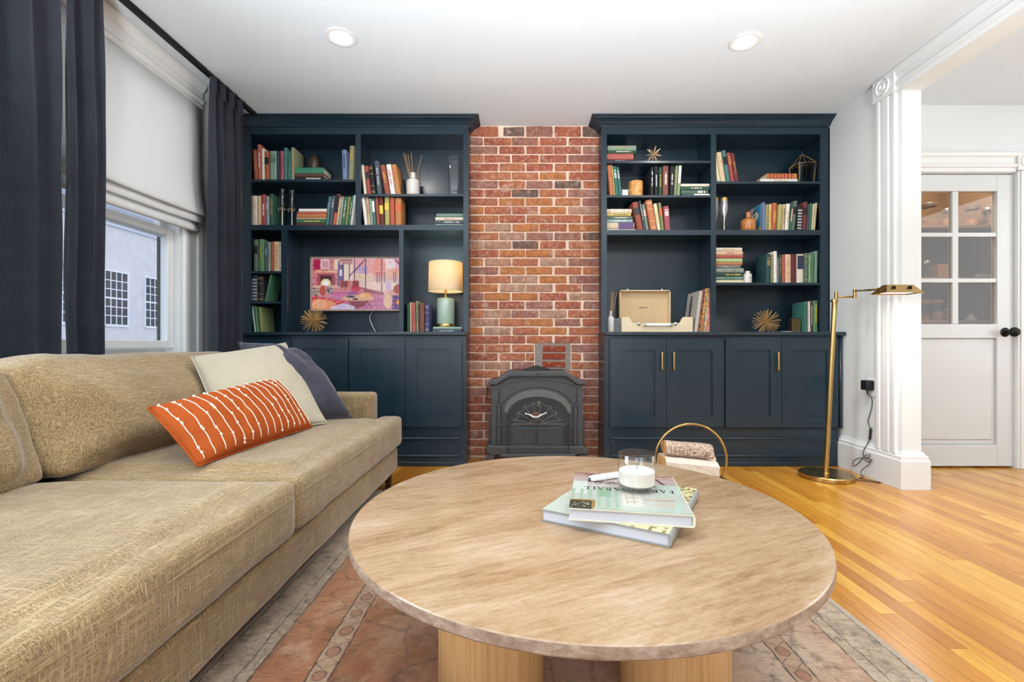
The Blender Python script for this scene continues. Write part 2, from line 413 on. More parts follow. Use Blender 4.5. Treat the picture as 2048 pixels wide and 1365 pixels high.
M_screen = printed('lit_screen', .95); M_print = printed('printed_paper', 0, .28)
def rug_mat():
    n = N('worn_woven_rug'); p = n.coord(); HW, HL = .93, 1.35
    wv = n.new('ShaderNodeTexNoise'); n.put(wv.inputs['Vector'], p); wv.inputs['Scale'].default_value = 22; wv.inputs['Detail'].default_value = 3
    sub_ = n.new('ShaderNodeVectorMath', operation='SUBTRACT'); n.put(sub_.inputs[0], wv.outputs['Color']); sub_.inputs[1].default_value = (.5, .5, .5)
    sc_ = n.new('ShaderNodeVectorMath', operation='SCALE'); n.put(sc_.inputs[0], sub_.outputs[0]); sc_.inputs['Scale'].default_value = .016
    ad = n.new('ShaderNodeVectorMath', operation='ADD'); n.put(ad.inputs[0], p); n.put(ad.inputs[1], sc_.outputs[0]); q = ad.outputs[0]
    s = n.sep(q); ax = n.math('ABSOLUTE', s[0]); ay = n.math('ABSOLUTE', s[1])
    dx = n.math('SUBTRACT', HW, ax); dy = n.math('SUBTRACT', HL, ay); d = n.math('MINIMUM', dx, dy)       # distance in from the edge
    side = n.math('LESS_THAN', dx, dy)
    run = n.math('ADD', n.math('MULTIPLY', side, s[1]), n.math('MULTIPLY', n.math('SUBTRACT', 1, side), s[0]))
    big = n.noise(p, 2.6, 5, .65); mid = n.noise(p, 11, 5, .7); fine = n.noise(p, 190, 2); yarn = n.noise(n.mapping(p, (14, 420, 1)), 1, 2); wear = n.noise(p, 34, 4, .7)
    # shade on the left and light on the right painted into the field
    sx_ = n.sep(p)[0]; lit_side = n.math('ADD', n.math('MULTIPLY_ADD', sx_, .55, .38), n.math('MULTIPLY', n.math('SUBTRACT', big, .5), 1.4), clamp=True)
    field = n.mix(lit_side, n.ramp(big, [(.32, lin('#8f5a3a')), (.5, lin('#a8714c')), (.66, lin('#b88c68'))]), n.ramp(big, [(.32, lin('#b3927a')), (.5, lin('#bfa58c')), (.66, lin('#c2ad98'))]))
    field = n.mix(n.math('MULTIPLY', n.ramp(mid, [(.52, 0), (.66, 1)]), .45), field, lin('#8a4f36'))
    field = n.mix(n.math('MULTIPLY', n.ramp(mid, [(.36, 1), (.46, 0)]), .40), field, lin('#c9ab8e'))
    motif = n.voronoi(n.mapping(q, (7, 7, 1)), 1, 'DISTANCE_TO_EDGE'); m2 = n.voronoi(n.mapping(q, (15, 15, 1)), 1)
    field = n.mix(n.math('MULTIPLY', n.math('MULTIPLY', n.ramp(motif, [(.02, 1), (.05, 0)]), n.ramp(wear, [(.42, 0), (.6, 1)])), .55), field, lin('#5a463a'))
    field = n.mix(n.math('MULTIPLY', n.math('MULTIPLY', n.ramp(m2, [(.14, 1), (.24, 0)]), n.ramp(wear, [(.4, 0), (.6, 1)])), .5), field, lin('#6a4838'))
    border = n.ramp(mid, [(.3, lin('#94826c')), (.5, lin('#ab957c')), (.7, lin('#bfaa92'))])
    inner = n.ramp(mid, [(.3, lin('#a58468')), (.7, lin('#bda084'))])
    fl1 = n.voronoi(n.mapping(q, (19, 19, 1)), 1); fl2 = n.voronoi(n.mapping(q, (34, 34, 1)), 1, 'DISTANCE_TO_EDGE')
    border = n.mix(n.math('MULTIPLY', n.math('MULTIPLY', n.ramp(fl1, [(.22, 1), (.32, 0)]), n.ramp(wear, [(.4, .2), (.6, 1)])), .6), border, lin('#4e443c'))
    border = n.mix(n.math('MULTIPLY', n.math('MULTIPLY', n.ramp(fl2, [(.04, 1), (.12, 0)]), n.ramp(wear, [(.42, 0), (.6, 1)])), .5), border, lin('#5d5046'))
    # a chain of rosettes joined by small arcs in the inner guard band
    ph = n.math('SUBTRACT', n.math('FRACT', n.math('DIVIDE', run, .092)), .5)
    ex = n.math('MULTIPLY', ph, .092); ey = n.math('SUBTRACT', d, .315)
    rad = n.math('SQRT', n.math('ADD', n.math('MULTIPLY', ex, ex), n.math('MULTIPLY', n.math('MULTIPLY', ey, ey), 1.3)))
    ros = n.math('MULTIPLY', n.ramp(rad, [(.019, 1), (.023, 0)]), 1)
    rim = n.math('MULTIPLY', n.math('GREATER_THAN', rad, .0175), n.math('LESS_THAN', rad, .0225))
    zig = n.math('LESS_THAN', n.math('ABSOLUTE', n.math('SUBTRACT', n.math('ABSOLUTE', ey), n.math('MULTIPLY', n.math('SUBTRACT', n.math('ABSOLUTE', ph), .27), .13))), .0026)
    inner = n.mix(n.math('MULTIPLY', ros, .6), inner, lin('#9a5e46'))
    inner = n.mix(n.math('MULTIPLY', n.math('MAXIMUM', rim, n.math('MULTIPLY', zig, n.math('GREATER_THAN', n.math('ABSOLUTE', ph), .27))), n.ramp(wear, [(.38, .25), (.55, .8)])), inner, lin('#4f4038'))
    def band(a, b): return n.math('MULTIPLY', n.math('GREATER_THAN', d, a), n.math('LESS_THAN', d, b))
    c = n.mix(n.math('LESS_THAN', d, .03), field, lin('#a99884'))
    c = n.mix(band(.285, .345), c, inner)
    c = n.mix(band(.02, .145), c, border)
    lines = None
    for e, wd in ((.022, .004), (.108, .004), (.145, .005), (.285, .0055), (.345, .0055)):
        b = band(e-wd/2, e+wd/2); lines = b if lines is None else n.math('MAXIMUM', lines, b)
    c = n.mix(n.math('MULTIPLY', lines, n.ramp(wear, [(.35, .35), (.55, .9)])), c, lin('#43352d'))
    c = n.mix(.55, c, n.mix(1, c, n.ramp(yarn, [(.3, .6), (.7, 1.35)]), 'MULTIPLY'))
    c = n.mix(.35, c, n.mix(1, c, n.ramp(fine, [(.3, .65), (.7, 1.35)]), 'MULTIPLY'))
    n.set(Base_Color=c, Roughness=.95); n.b.inputs['Sheen Weight'].default_value = .3; n.b.inputs['Specular IOR Level'].default_value = .1
    n.bump(n.math('ADD', n.math('MULTIPLY', yarn, .6), fine), .6, .004); return n.m
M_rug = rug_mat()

# ------------------------------------------------------------------ room shell
YR = -2.8                                    # rear wall, behind the camera
XA = 4.7                                     # far side of the adjoining room
ZD = 3.20                                    # wall with the pantry door
fl = struct('floor', G().box(XL-.15, XA+.1, YR, ZBK+.1, -.12, -.004), M_joint)
pw = .0572; stuff = G(); rp = random.Random(3)
i0 = int(math.floor((XL)/pw)); i1 = int(math.ceil(XA/pw)); cnt = 0
for i in range(i0, i1):
    x0 = i*pw; xc = x0+pw/2; y = YR+rp.uniform(-1.2, 0)
    while y < ZBK:
        y2 = y+rp.choice([.55, .8, 1.05, 1.3, 1.5])*rp.uniform(.85, 1.1)
        a, b = max(y, YR), min(y2, ZBK); y = y2
        if b-a < .03: continue
        if x0+pw > XR and x0 < XR+.13 and a < 2.7: pass
        g = G().box(x0+.0006, x0+pw-.0006, a+.0006, b-.0006, -.018, rp.uniform(-.0006, 0))
        Zn = max(a, .2); vis = False
        for Zq in (a+.02, (a+b)/2, b-.02):
            if Zq <= .9: continue
            px = CX+xc*F/Zq; py = CY+EYE*F/Zq
            if py < 1365 and px < 2060 and (xc > .62 and not (xc < 1.0 and Zq < 1.6) or (Zq > 2.45 and xc > -1.05)): vis = True
        if vis and cnt < 300: part('plank', g, M_floor, fl); cnt += 1
        else: stuff.add(g.v, g.f)
part('plank_field', stuff, M_floor, fl, kind='stuff')
struct('ceiling', G().box(XL-.15, XA+.1, YR, ZBK+.1, CEIL, CEIL+.1), M_ceil)
struct('wall_back', G().box(XL-.15, XR+.13, ZBK+.02, ZBK+.14, 0, CEIL), M_wall)
# left wall with its window opening (and a second opening, added out of view to let light in)
WY0, WY1, WZ0, WZ1 = 1.60, 2.787, .60, 2.34
g = G()
def wallseg(y0, y1, z0, z1): g.box(XL-.14, XL, y0, y1, z0, z1)
wallseg(YR, .15, 0, CEIL); wallseg(.15, 1.2, 0, .6); wallseg(.15, 1.2, 2.34, CEIL); wallseg(1.2, WY0, 0, CEIL)
wallseg(WY0, WY1, 0, WZ0); wallseg(WY0, WY1, WZ1, CEIL); wallseg(WY1, ZBK+.02, 0, CEIL)
struct('wall_left', g, M_wall)
g = G()
for a, b in ((XL-.15, -1.75), (-.05, .45), (2.15, XA+.1)): g.box(a, b, YR-.14, YR, 0, CEIL)
for a, b in ((-1.75, -.05), (.45, 2.15)): g.box(a, b, YR-.14, YR, 0, .5); g.box(a, b, YR-.14, YR, 2.4, CEIL)
struct('wall_rear', g, M_wall)
ZJ = 2.75                                    # near face of the wall end beside the cased opening
HJ = 2.355                                   # underside of the header
struct('wall_right', G().box(XR, XR+.115, ZJ, ZBK+.02, 0, CEIL).box(XR, XR+.115, YR, ZJ, HJ, CEIL), M_wall)
# adjoining room
DX0, DX1, DH = 2.638, X(2032, ZD-.01), 2.03
struct('wall_far', G().box(XR+.115, DX0, ZD, ZD+.1, 0, CEIL).box(DX1, XA, ZD, ZD+.1, 0, CEIL).box(DX0, DX1, ZD, ZD+.1, DH, CEIL), M_wall)
struct('wall_side', G().box(XA, XA+.1, YR, ZD+.1, 0, CEIL), M_wall)
# baseboards
prof = [(0, 0), (.03, 0), (.03, .165), (.024, .175), (.024, .19), (.014, .198), (.008, .215), (0, .215)]
bb = G().sweep([(XR, ZB+.03), (XR, ZJ), (XR+.115, ZJ), (XR+.115, ZD)][::1], [(o, z) for o, z in prof])
struct('baseboard_right', bb, M_trim)
struct('baseboard_far', G().sweep([(DX1+.085, ZD), (XA, ZD)], prof), M_trim)
# cased opening: fluted side casing with a rosette block, header casing under the ceiling
CY0, CY1 = 2.775, 2.93
tr = sroot('trim_1')
flute = [(0, CY0), (0, CY1), (.012, CY1), (.022, CY1-.008), (.022, CY1-.03), (.014, CY1-.036), (.014, CY1-.05), (.022, CY1-.056), (.022, CY1-.10), (.014, CY1-.106), (.014, CY1-.12), (.022, CY1-.126), (.022, CY0+.006), (.012, CY0)]
part('side_casing', G().prism([(XR-o, y) for o, y in flute], 'z', .2, 2.365), M_trim, tr, bevel=.002)
part('corner_block', G().box(XR-.032, XR, CY0-.008, CY1+.008, 2.362, CEIL-.002), M_trim, tr, bevel=.003)
ros = G()
for r0, r1, h in ((.052, .044, .008), (.044, .030, .002), (.022, .012, .010)):
    n = 32; vs = []
    for rr, hh in ((r0, 0), ((r0+r1)/2, h), (r1, 0)):
        for k in range(n): a = 2*PI*k/n; vs.append((XR-.032-hh, (CY0+CY1)/2+rr*math.cos(a), 2.431+rr*math.sin(a)))
    ros.add(vs, [(i*n+k, i*n+(k+1) % n, (i+1)*n+(k+1) % n, (i+1)*n+k) for i in range(2) for k in range(n)])
part('rosette', ros, M_trim, tr, smooth=40)
hp = [(0, HJ), (.018, HJ), (.018, 2.385), (.026, 2.392), (.026, 2.41), (.016, 2.418), (.016, 2.44), (.024, 2.447), (.024, 2.465), (.03, 2.475), (.034, CEIL-.001), (0, CEIL-.001)]
part('header_casing', G().prism([(XR-o, z) for o, z in hp], 'y', YR, CY0-.008), M_trim, tr, bevel=.0015)
# pantry door in the adjoining room
dr = sroot('door_1'); dz = ZD-.01
g = G(); ZF0, ZF1 = ZD+.005, ZD+.045
def dX(px): return X(px, ZD)
def dH(py): return HH(py, ZD)
px_c = [(1838, 1905), (1922, 1993)]; py_r = [(383, 463), (475, 555), (567, 647)]
zs = [0.012, dH(891), dH(677), dH(648.5), dH(382), DH-.006]
g.box(DX0+.004, dX(1836), ZF0, ZF1, .012, DH-.006); g.box(dX(1996), DX1-.003, ZF0, ZF1, .012, DH-.006)
g.box(dX(1836), dX(1996), ZF0, ZF1, zs[4], zs[5]); g.box(dX(1836), dX(1996), ZF0, ZF1, zs[2], zs[3]); g.box(dX(1836), dX(1996), ZF0, ZF1, zs[0], zs[1])
part('door_frame', g, M_door, dr, bevel=.003)
part('door_panel', G().box(dX(1836), dX(1996), ZF0+.016, ZF1-.008, zs[1], zs[2]).box(dX(1844), dX(1988), ZF0+.008, ZF0+.02, zs[1]+.035, zs[2]-.035), M_door, dr, bevel=.006)
g = G()
for a, b in ((dX(1905), dX(1922)),): g.box(a+.008, b-.008, ZF0+.004, ZF1-.004, zs[3], zs[4])
for a, b in ((dH(475), dH(463)), (dH(567), dH(555))): g.box(dX(1836), dX(1996), ZF0+.0045, ZF1-.0045, a+.006, b-.006)
part('muntin', g, M_door, dr, bevel=.004)
for a, b in px_c:
    for c, d in py_r: part('pane', G().box(dX(a)-.004, dX(b)+.006, ZF0+.018, ZF0+.021, dH(d)-.004, dH(c)+.004), M_oldglass, dr)
kn = part('door_knob', G().lathe([(.0, -.001), (.030, 0), (.032, .004), (.026, .010), (.012, .014), (.010, .035), (.022, .042), (.031, .055), (.033, .066), (.026, .078), (.0, .083)], (0, 0, 0), 28).xf(Matrix.Translation((dX(2011), ZF0, dH(665))) @ Matrix.Rotation(PI/2, 4, 'X')), M_blackmetal, dr, smooth=50)
kn['label'] = 'black round door knob'
tr2 = sroot('trim_2')
part('side_casing', G().box(DX1+.002, DX1+.085, ZD-.022, ZD, 0, DH+.01).box(DX1+.016, DX1+.07, ZD-.03, ZD-.022, 0, DH+.01), M_trim, tr2, bevel=.003)
part('side_casing', G().box(DX0-.085, DX0-.002, ZD-.022, ZD, 0, DH+.01).box(DX0-.07, DX0-.016, ZD-.03, ZD-.022, 0, DH+.01), M_trim, tr2, bevel=.003)
part('head_casing', G().prism([(ZD, DH+.004), (ZD-.02, DH+.004), (ZD-.02, DH+.03), (ZD-.032, DH+.036), (ZD-.032, DH+.052), (ZD-.02, DH+.06), (ZD-.02, DH+.1), (ZD-.036, DH+.112), (ZD-.04, DH+.13), (ZD, DH+.13)], 'x', DX0-.09, DX1-.01), M_trim, tr2, bevel=.002)
part('corner_block', G().box(DX1-.008, DX1+.09, ZD-.034, ZD, DH+.012, DH+.132), M_trim, tr2, bevel=.003)
part('rosette', G().lathe([(.036, 0), (.034, .006), (.028, .006), (.024, .002), (.014, .003), (.010, .008), (.0, .009)], (0, 0, 0), 24).xf(Matrix.Translation((DX1+.041, ZD-.034, DH+.072)) @ Matrix.Rotation(PI/2, 4, 'X')), M_trim, tr2, smooth=40)
# pantry behind the door
M_pantry = mat('pantry_brown', '#8d755c', .8, vary=.08, nscale=4); M_shelfwood = mat('pantry_shelf_wood', '#9a8064', .6)
py1 = ZD+.75
pn = sroot('wall_pantry'); part('lining', G().box(2.42, 3.62, py1, py1+.03, 0, CEIL).box(2.42, 2.45, ZD+.1, py1, 0, CEIL).box(3.6, 3.63, ZD+.1, py1, 0, CEIL), M_pantry, pn)
SH = [HH(641, ZD+.25), HH(556, ZD+.25), HH(452, ZD+.25)]
psf = thing('pantry_shelving', 'brown shelves seen through the panes of the white pantry door', 'shelf', (3.0, ZD+.4, SH[0]))
for h in SH: part('shelf', G().box(2.451, 3.598, ZD+.22, py1-.001, h-.022, h), M_shelfwood, psf, bevel=.002)
area('pantry_fill_light', (3.1, ZD+.18, 2.35), (math.radians(16), 0, 0), .25, .25, 15, (1, .9, .78), 'DISK')  # unseen fill light added to brighten the pantry
M_jarlid = mat('wooden_lid', '#b58a58', .5); M_grain = mat('dry_goods', '#a8835e', .9, vary=.3, nscale=90); M_steel = mat('steel_lid', '#b9b9b6', .3, .9); M_card = mat('kraft_box', '#c99b5c', .8); M_ceramic = mat('white_ceramic', '#e0dcd4', .3)
def jar(px0, px1, h, hh, lid, fill, label, lab2='jar'):
    z = ZD+.36; r = (X(px1, z)-X(px0, z))/2; x = (X(px1, z)+X(px0, z))/2
    t = thing('glass_jar', label, lab2, (x, z, h), 'jars in the pantry')
    part('body', G().lathe([(r*.9, .001), (r, .01), (r, hh*.8), (r*.86, hh*.9), (r*.86, hh)], (x, z, h), 24), M_glass, t, smooth=50)
    part('lid', G().lathe([(r*.9, hh), (r*.92, hh+.004), (r*.92, hh+.022), (r*.85, hh+.026)], (x, z, h), 24), lid, t, smooth=40)
    if fill: part('contents', G().lathe([(r*.82, .004), (r*.9, .012), (r*.9, hh*fill), (.001, hh*fill+.006)], (x, z, h), 20), M_grain, t, smooth=50)
jar(1836, 1858, SH[0], .135, M_jarlid, .3, 'tall jar with wooden lid, leftmost on lowest pantry shelf behind door glass')
jar(1861, 1884, SH[0], .135, M_jarlid, .5, 'tall jar with wooden lid beside the squat jar on lowest pantry shelf')
jar(1887, 1910, SH[0], .075, M_steel, .75, 'squat jar of dry goods with steel lid on lowest pantry shelf')
jar(1842, 1872, SH[2], .17, M_steel, .4, 'wide glass jar behind the top left pane of the pantry door')
jar(1884, 1906, SH[2], .13, M_steel, .6, 'glass jar behind the right edge of the top left pantry pane')
jar(1932, 1958, SH[2], .15, M_steel, .5, 'glass jar behind the left half of the top right pantry pane')
jar(1966, 1990, SH[2], .14, M_steel, .3, 'glass jar behind the right half of the top right pantry pane')
jar(1840, 1860, SH[1], .12, M_steel, .0, 'empty glass jar beside the kraft box behind the middle left pantry pane')
z = ZD+.36
t = thing('box', 'kraft coloured box behind the middle left pane of the pantry door', 'box', (X(1880, z), z, SH[1]))
part('carton', G().box(X(1864, z), X(1898, z), z-.05, z+.05, SH[1], SH[1]+.095), M_card, t, bevel=.003); part('lid_flap', G().box(X(1863, z), X(1899, z), z-.052, z+.052, SH[1]+.0955, SH[1]+.112), M_card, t, bevel=.003)
t = thing('bottle', 'small white ceramic bottle behind the bottom right pantry pane', 'bottle', (X(1942, z), z, SH[0]))
part('body', G().lathe([(.03, 0), (.036, .006), (.034, .02), (.02, .035), (.018, .05), (.021, .056), (.0, .057)], (X(1942, z), z, SH[0]), 24), M_ceramic, t, smooth=50)
t = thing('tray', 'white tray leaning behind the middle right pane of the pantry door', 'tray', (X(1962, z), z, SH[1]))
part('tray', G().box(X(1938, z), X(1972, z), z-.06, z+.06, SH[1], SH[1]+.012).box(X(1936, z), X(1974, z), z-.063, z-.057, SH[1]+.0, SH[1]+.035), M_ceramic, t, bevel=.002)

# window in the left wall
wn_ = sroot('window_1')
xg = XL-.07
def wframe(g, y0, y1, z0, z1, wd, x0, x1):
    g.box(x0, x1, y0, y0+wd, z0, z1); g.box(x0, x1, y1-wd, y1, z0, z1); g.box(x0, x1, y0+wd, y1-wd, z0, z0+wd); g.box(x0, x1, y0+wd, y1-wd, z1-wd, z1)
g = G(); wframe(g, WY0+.012, WY1-.012, 1.49, WZ1-.01, .045, xg-.045, xg-.01); part('upper_sash', g, M_trim, wn_, bevel=.004)
g = G(); wframe(g, WY0+.012, WY1-.012, .83, 1.535, .045, xg, xg+.035); part('lower_sash', g, M_trim, wn_, bevel=.004)
g = G(); wframe(g, WY0+.012, WY1-.012, WZ0+.005, .83, .03, xg-.05, xg-.02); part('screen_sash', g, M_trim, wn_, bevel=.004)
for a, b, xx in ((1.535, WZ1-.055, xg-.03), (.875, 1.49, xg+.016), (WZ0+.035, .80, xg-.036)):
    part('pane', G().box(xx, xx+.003, WY0+.05, WY1-.05, a, b), M_window, wn_)
M_track = mat('window_track', '#4d4c48', .6)
part('side_track', G().box(XL-.135, XL-.115, WY1-.012, WY1-.0, WZ0, WZ1).box(XL-.135, XL-.115, WY0, WY0+.012, WZ0, WZ1), M_track, wn_)
part('jamb_lining', G().box(XL-.115, XL, WY1-.011, WY1-.001, WZ0, WZ1).box(XL-.115, XL, WY0+.001, WY0+.011, WZ0, WZ1).box(XL-.115, XL, WY0, WY1, WZ1-.009, WZ1-.001).box(XL-.115, XL, WY0, WY1, WZ0+.001, WZ0+.006), M_trim, wn_)
part('window_sill', G().box(XL-.001, XL+.045, WY0-.12, WY1+.12, WZ0-.03, WZ0), M_trim, wn_, bevel=.006)
cp = [(0, 0), (.012, 0), (.02, .01), (.02, .04), (.014, .05), (.014, .11), (.024, .12), (.024, .155), (.015, .165), (0, .165)]
part('side_casing', G().prism([(XL+o, WY1+.002+y) for o, y in cp], 'z', WZ0, WZ1), M_trim, wn_, bevel=.002)
part('side_casing', G().prism([(XL+o, WY0-.002-y) for o, y in cp], 'z', WZ0, WZ1), M_trim, wn_, bevel=.002)
hp2 = [(0, WZ1), (.018, WZ1), (.018, WZ1+.035), (.028, WZ1+.042), (.028, WZ1+.058), (.018, WZ1+.066), (.018, WZ1+.105), (.03, WZ1+.118), (.045, CEIL-.012), (.045, CEIL-.001), (0, CEIL-.001)]
part('head_casing', G().prism([(XL+o, z) for o, z in hp2], 'y', .0, WY1+.168), M_trim, wn_, bevel=.0015)

# brick chimney breast
BX0, BX1 = X(930, ZW), X(1203, ZW)
wf = struct('wall_chimney', G().box(BX0, BX1, ZW, ZBK+.02, 0, CEIL), M_mortar)
rb = random.Random(11)
def brick(x0, x1, z0, z1, m, proud=.006):
    n = 3; j = lambda s=.0022: rb.uniform(-s, s)
    ring = []
    c = .005
    pts = [(x0+c, z0), (x0+(x1-x0)*.35, z0+j()), (x0+(x1-x0)*.7, z0+j()), (x1-c, z0), (x1+j(), z0+c), (x1+j(), z1-c), (x1-c, z1), (x0+(x1-x0)*.68, z1+j()), (x0+(x1-x0)*.3, z1+j()), (x0+c, z1), (x0+j(), z1-c), (x0+j(), z0+c)]
    cx, cz = (x0+x1)/2, (z0+z1)/2
    def inn(p, d): return (p[0]+math.copysign(min(d, abs(p[0]-cx)), cx-p[0]), p[1]+math.copysign(min(d, abs(p[1]-cz)), cz-p[1]))
    L = len(pts); vs = [(p[0], ZW+.004, p[1]) for p in pts]+[(p[0], ZW-proud+.003, p[1]) for p in pts]
    tilt = j(.0015)
    vs += [(inn(p, .004)[0], ZW-proud+tilt*(p[0]-cx)/.1, inn(p, .004)[1]) for p in pts]
    fs = [(a*L+i, a*L+(i+1) % L, (a+1)*L+(i+1) % L, (a+1)*L+i) for a in range(2) for i in range(L)]+[tuple(2*L+i for i in range(L))]
    return part('brick', G().add(vs, fs), m, wf, smooth=30)
def bx(c): return X(930+c*280/1124, ZW)
rowA = [(62, 265), (277, 478), (491, 703), (722, 930), (946, 1036)]; rowB = [(62, 147), (157, 366), (379, 587), (600, 812), (832, 1036)]
pz0, pz1, pxa, pxb = HH(741, ZW), HH(686, ZW), X(1070, ZW), X(1141, ZW)
kk = 0; row = 0
while True:
    yt = 252.5+6.8+(row*17.22)
    zt, zb = HH(yt, ZW), HH(yt+14.6, ZW)
    if row == 0: zt = CEIL-.006
    if zb < .002: zb = .002
    if zt-zb < .02: break
    for k, (a, b) in enumerate(rowA if row % 2 == 0 else rowB):
        a2 = bx(a+rb.uniform(-5, 5)); b2 = bx(b+rb.uniform(-5, 5))
        if k == 0: a2 = BX0+.012
        if k == 4: b2 = BX1-.012
        if pz0 < (zb+zt)/2 < pz1:
            if a2 < pxb and b2 > pxa:
                if a2 < pxa-.06: b2 = pxa-.008
                elif b2 > pxb+.05: a2 = pxb+.008
                else: continue
        t = row/38.0; u = rb.random()
        if row < 3: pal = ['red', 'mauve', 'mauve', 'red']
        elif t < .2: pal = ['red', 'red', 'mauve', 'orange']
        elif t < .62: pal = ['orange', 'orange', 'red', 'pale', 'amber', 'amber', 'mauve', 'orange', 'pale']
        elif t < .8: pal = ['orange', 'red', 'pale', 'orange', 'mauve', 'red']
        else: pal = ['red', 'red', 'mauve', 'orange']
        if k == 4 and rb.random() < .5: pal = ['mauve']
        m = BR[rb.choice(pal)]; pr = rb.uniform(.005, .009)
        if (row, k) in ((0, 1),): m = BR['dark']; pr = .001  # gap of a missing brick, its dark hollow painted as a dark brick
        elif (row, k) in ((0, 4), (6, 3), (7, 2), (12, 4), (13, 2)): m = BR['dark']
        elif (row, k) in ((5, 3), (9, 3), (14, 1), (16, 2), (16, 1), (17, 3)): m = BR['amber']
        brick(a2, b2, zb, zt, m, pr)
    row += 1
part('cement_patch', G().box(pxa, pxb, ZW-.0035, ZW+.004, pz0, pz1), M_cement, wf)
for a, b in ((692, 704), (707.5, 719.5), (723.5, 735.5)):
    brick(X(1084+rb.uniform(-1, 2), ZW), X(1131+rb.uniform(-1, 1), ZW), HH(b, ZW), HH(a, ZW), BR['fresh'], .008)

# recessed ceiling lights
def can(x, y, label):
    t = thing('recessed_light', label, 'ceiling light', (x, y, CEIL), 'recessed ceiling lights')
    part('trim_ring', G().lathe([(.062, .0), (.078, -.001), (.08, -.004), (.066, -.007), (.058, -.004)], (x, y, CEIL), 40, False, False), M_trim, t, smooth=50)
    part('lens', G().lathe([(.0585, -.004), (.02, -.005), (.001, -.005)], (x, y, CEIL), 40, False, True), M_lens, t, smooth=True)
    area('downlight', (x, y, CEIL-.009), (0, 0, 0), .11, .11, CAN_POWER, (1, .97, .93), 'DISK')
can(X(682, 1.65*F/616), 1.65*F/616, 'round recessed ceiling light on the left, above the television side')
can(X(1490, 1.65*F/607), 1.65*F/607, 'round recessed ceiling light on the right, above the right bookcase')

# building across the street, seen through the window
XE = -12.5
M_stucco = mat('pale_stucco', '#d8d2d4', .9, vary=.06, nscale=3, bump=.3, bscale=30); M_corn = mat('painted_cornice', '#c9ccd6', .7); M_roof = mat('slate_roof', '#7f93a8', .7, vary=.15, nscale=5)
M_dark = mat('dark_window_glass', '#33353a', .15, vary=.3, nscale=1.5); M_mun = mat('white_muntin', '#e6e6ea', .6)
def eZ(px): return -XE*F/(CX-px)
bd = thing('building', 'pale stucco building with multi-pane windows seen through the window', 'building', (XE, 15, -3))
part('wall', G().box(XE-6, XE, 3, 32, -3, 4.55), M_stucco, bd)
part('cornice', G().prism([(XE-.3, 4.5), (XE+.08, 4.5), (XE+.08, 4.7), (XE+.2, 4.75), (XE+.2, 4.92), (XE+.36, 5.0), (XE+.36, 5.15), (XE-.3, 5.15)], 'y', 2.8, 32.2), M_corn, bd)
part('roof', G().prism([(XE+.45, 5.16), (XE-3.5, 6.6), (XE-6.5, 5.16)], 'y', 2.7, 32.3), M_roof, bd)
for yc in (eZ(231)-3.0, eZ(231)-1.5, eZ(231)+.02, eZ(309)+.0, eZ(309)+1.55, eZ(309)+3.1):
    hw, z0, z1 = .40, 1.48, 3.1
    f_ = part('window', G().box(XE-.02, XE+.03, yc-hw-.05, yc-hw, z0-.05, z1+.05).box(XE-.02, XE+.03, yc+hw, yc+hw+.05, z0-.05, z1+.05).box(XE-.02, XE+.05, yc-hw, yc+hw, z0-.07, z0).box(XE-.02, XE+.03, yc-hw, yc+hw, z1, z1+.05), M_mun, bd)
    part('pane', G().box(XE-.01, XE+.004, yc-hw, yc+hw, z0, z1), M_dark, f_)
    mg = G()
    for q in (1, 2, 3): mg.box(XE, XE+.02, yc-hw+2*hw*q/4-.014, yc-hw+2*hw*q/4+.014, z0, z1)
    for q in (1, 2, 3, 4, 5): mg.box(XE, XE+.022, yc-hw, yc+hw, z0+(z1-z0)*q/6-.014-(.012 if q == 3 else 0), z0+(z1-z0)*q/6+.014+(.012 if q == 3 else 0))
    part('muntin', mg, M_mun, f_)
M_ground = mat('paved_yard', '#8f8f8c', .9)
gnd = part('ground', G().box(-40, XL-1.0, -10, 50, -3.2, -3.0), M_ground); gnd['kind'] = 'structure'
# ------------------------------------------------------------------ built-in bookcases
def ux(px): return X(px, ZU)
def uh(py): return HH(py, ZU)
def bxp(px): return X(px, ZB)
def bh(py): return HH(py, ZB)
CT = .94                                     # countertop height
OPEN_T = uh(268.6)
def upper(name, label, x0, x1, stiles, rails, shelves, dividers, backs, crown_path, bottom=CT):
    t = thing(name, label, 'bookcase', ((x0+x1)/2, ZU, bottom))
    g = G()
    for a, b, lo, hi in stiles: g.box(ux(a), ux(b), ZU, ZU+.02, lo, hi)
    for a, b, lo, hi in rails: g.box(ux(a), ux(b), ZU+.0003, ZU+.02, uh(hi), uh(lo))
    part('face_frame', g, M_blue, t)
    part('side_panel', G().box(x0, x0+.016, ZU+.0205, ZBK, bottom+.001, 2.44), M_blue, t)
    part('side_panel', G().box(x1-.016, x1, ZU+.0205, ZBK, bottom+.001, 2.44), M_blue, t)
    part('back_panel', G().box(x0+.017, x1-.017, ZBK, ZBK+.014, bottom+.001, 2.43), M_blue, t)
    part('top_panel', G().box(x0+.017, x1-.017, ZU+.0205, ZBK-.001, OPEN_T, OPEN_T+.02), M_blue, t)
    for a, b, py, th in shelves: part('shelf', G().box(ux(a), ux(b), ZU+.003, ZBK-.001, uh(py)-th, uh(py)), M_blue, t, bevel=.0015)
    for a, b, lo, hi in dividers: part('divider', G().box(ux(a), ux(b), ZU+.0205, ZBK-.001, lo, hi), M_blue, t)
    cr = [(-.012, 2.438), (.010, 2.438), (.010, 2.447), (.020, 2.452), (.026, 2.462), (.044, 2.475), (.062, 2.481), (.062, 2.487), (.078, 2.4905), (.080, 2.4985), (-.012, 2.4985)]
    part('crown_moulding', G().sweep(crown_path, cr), M_blue, t, bevel=.0012)
    return t
m_ = uh(455); lo_ = CT+.001
LX0, LX1 = XL+.012, ux(937)
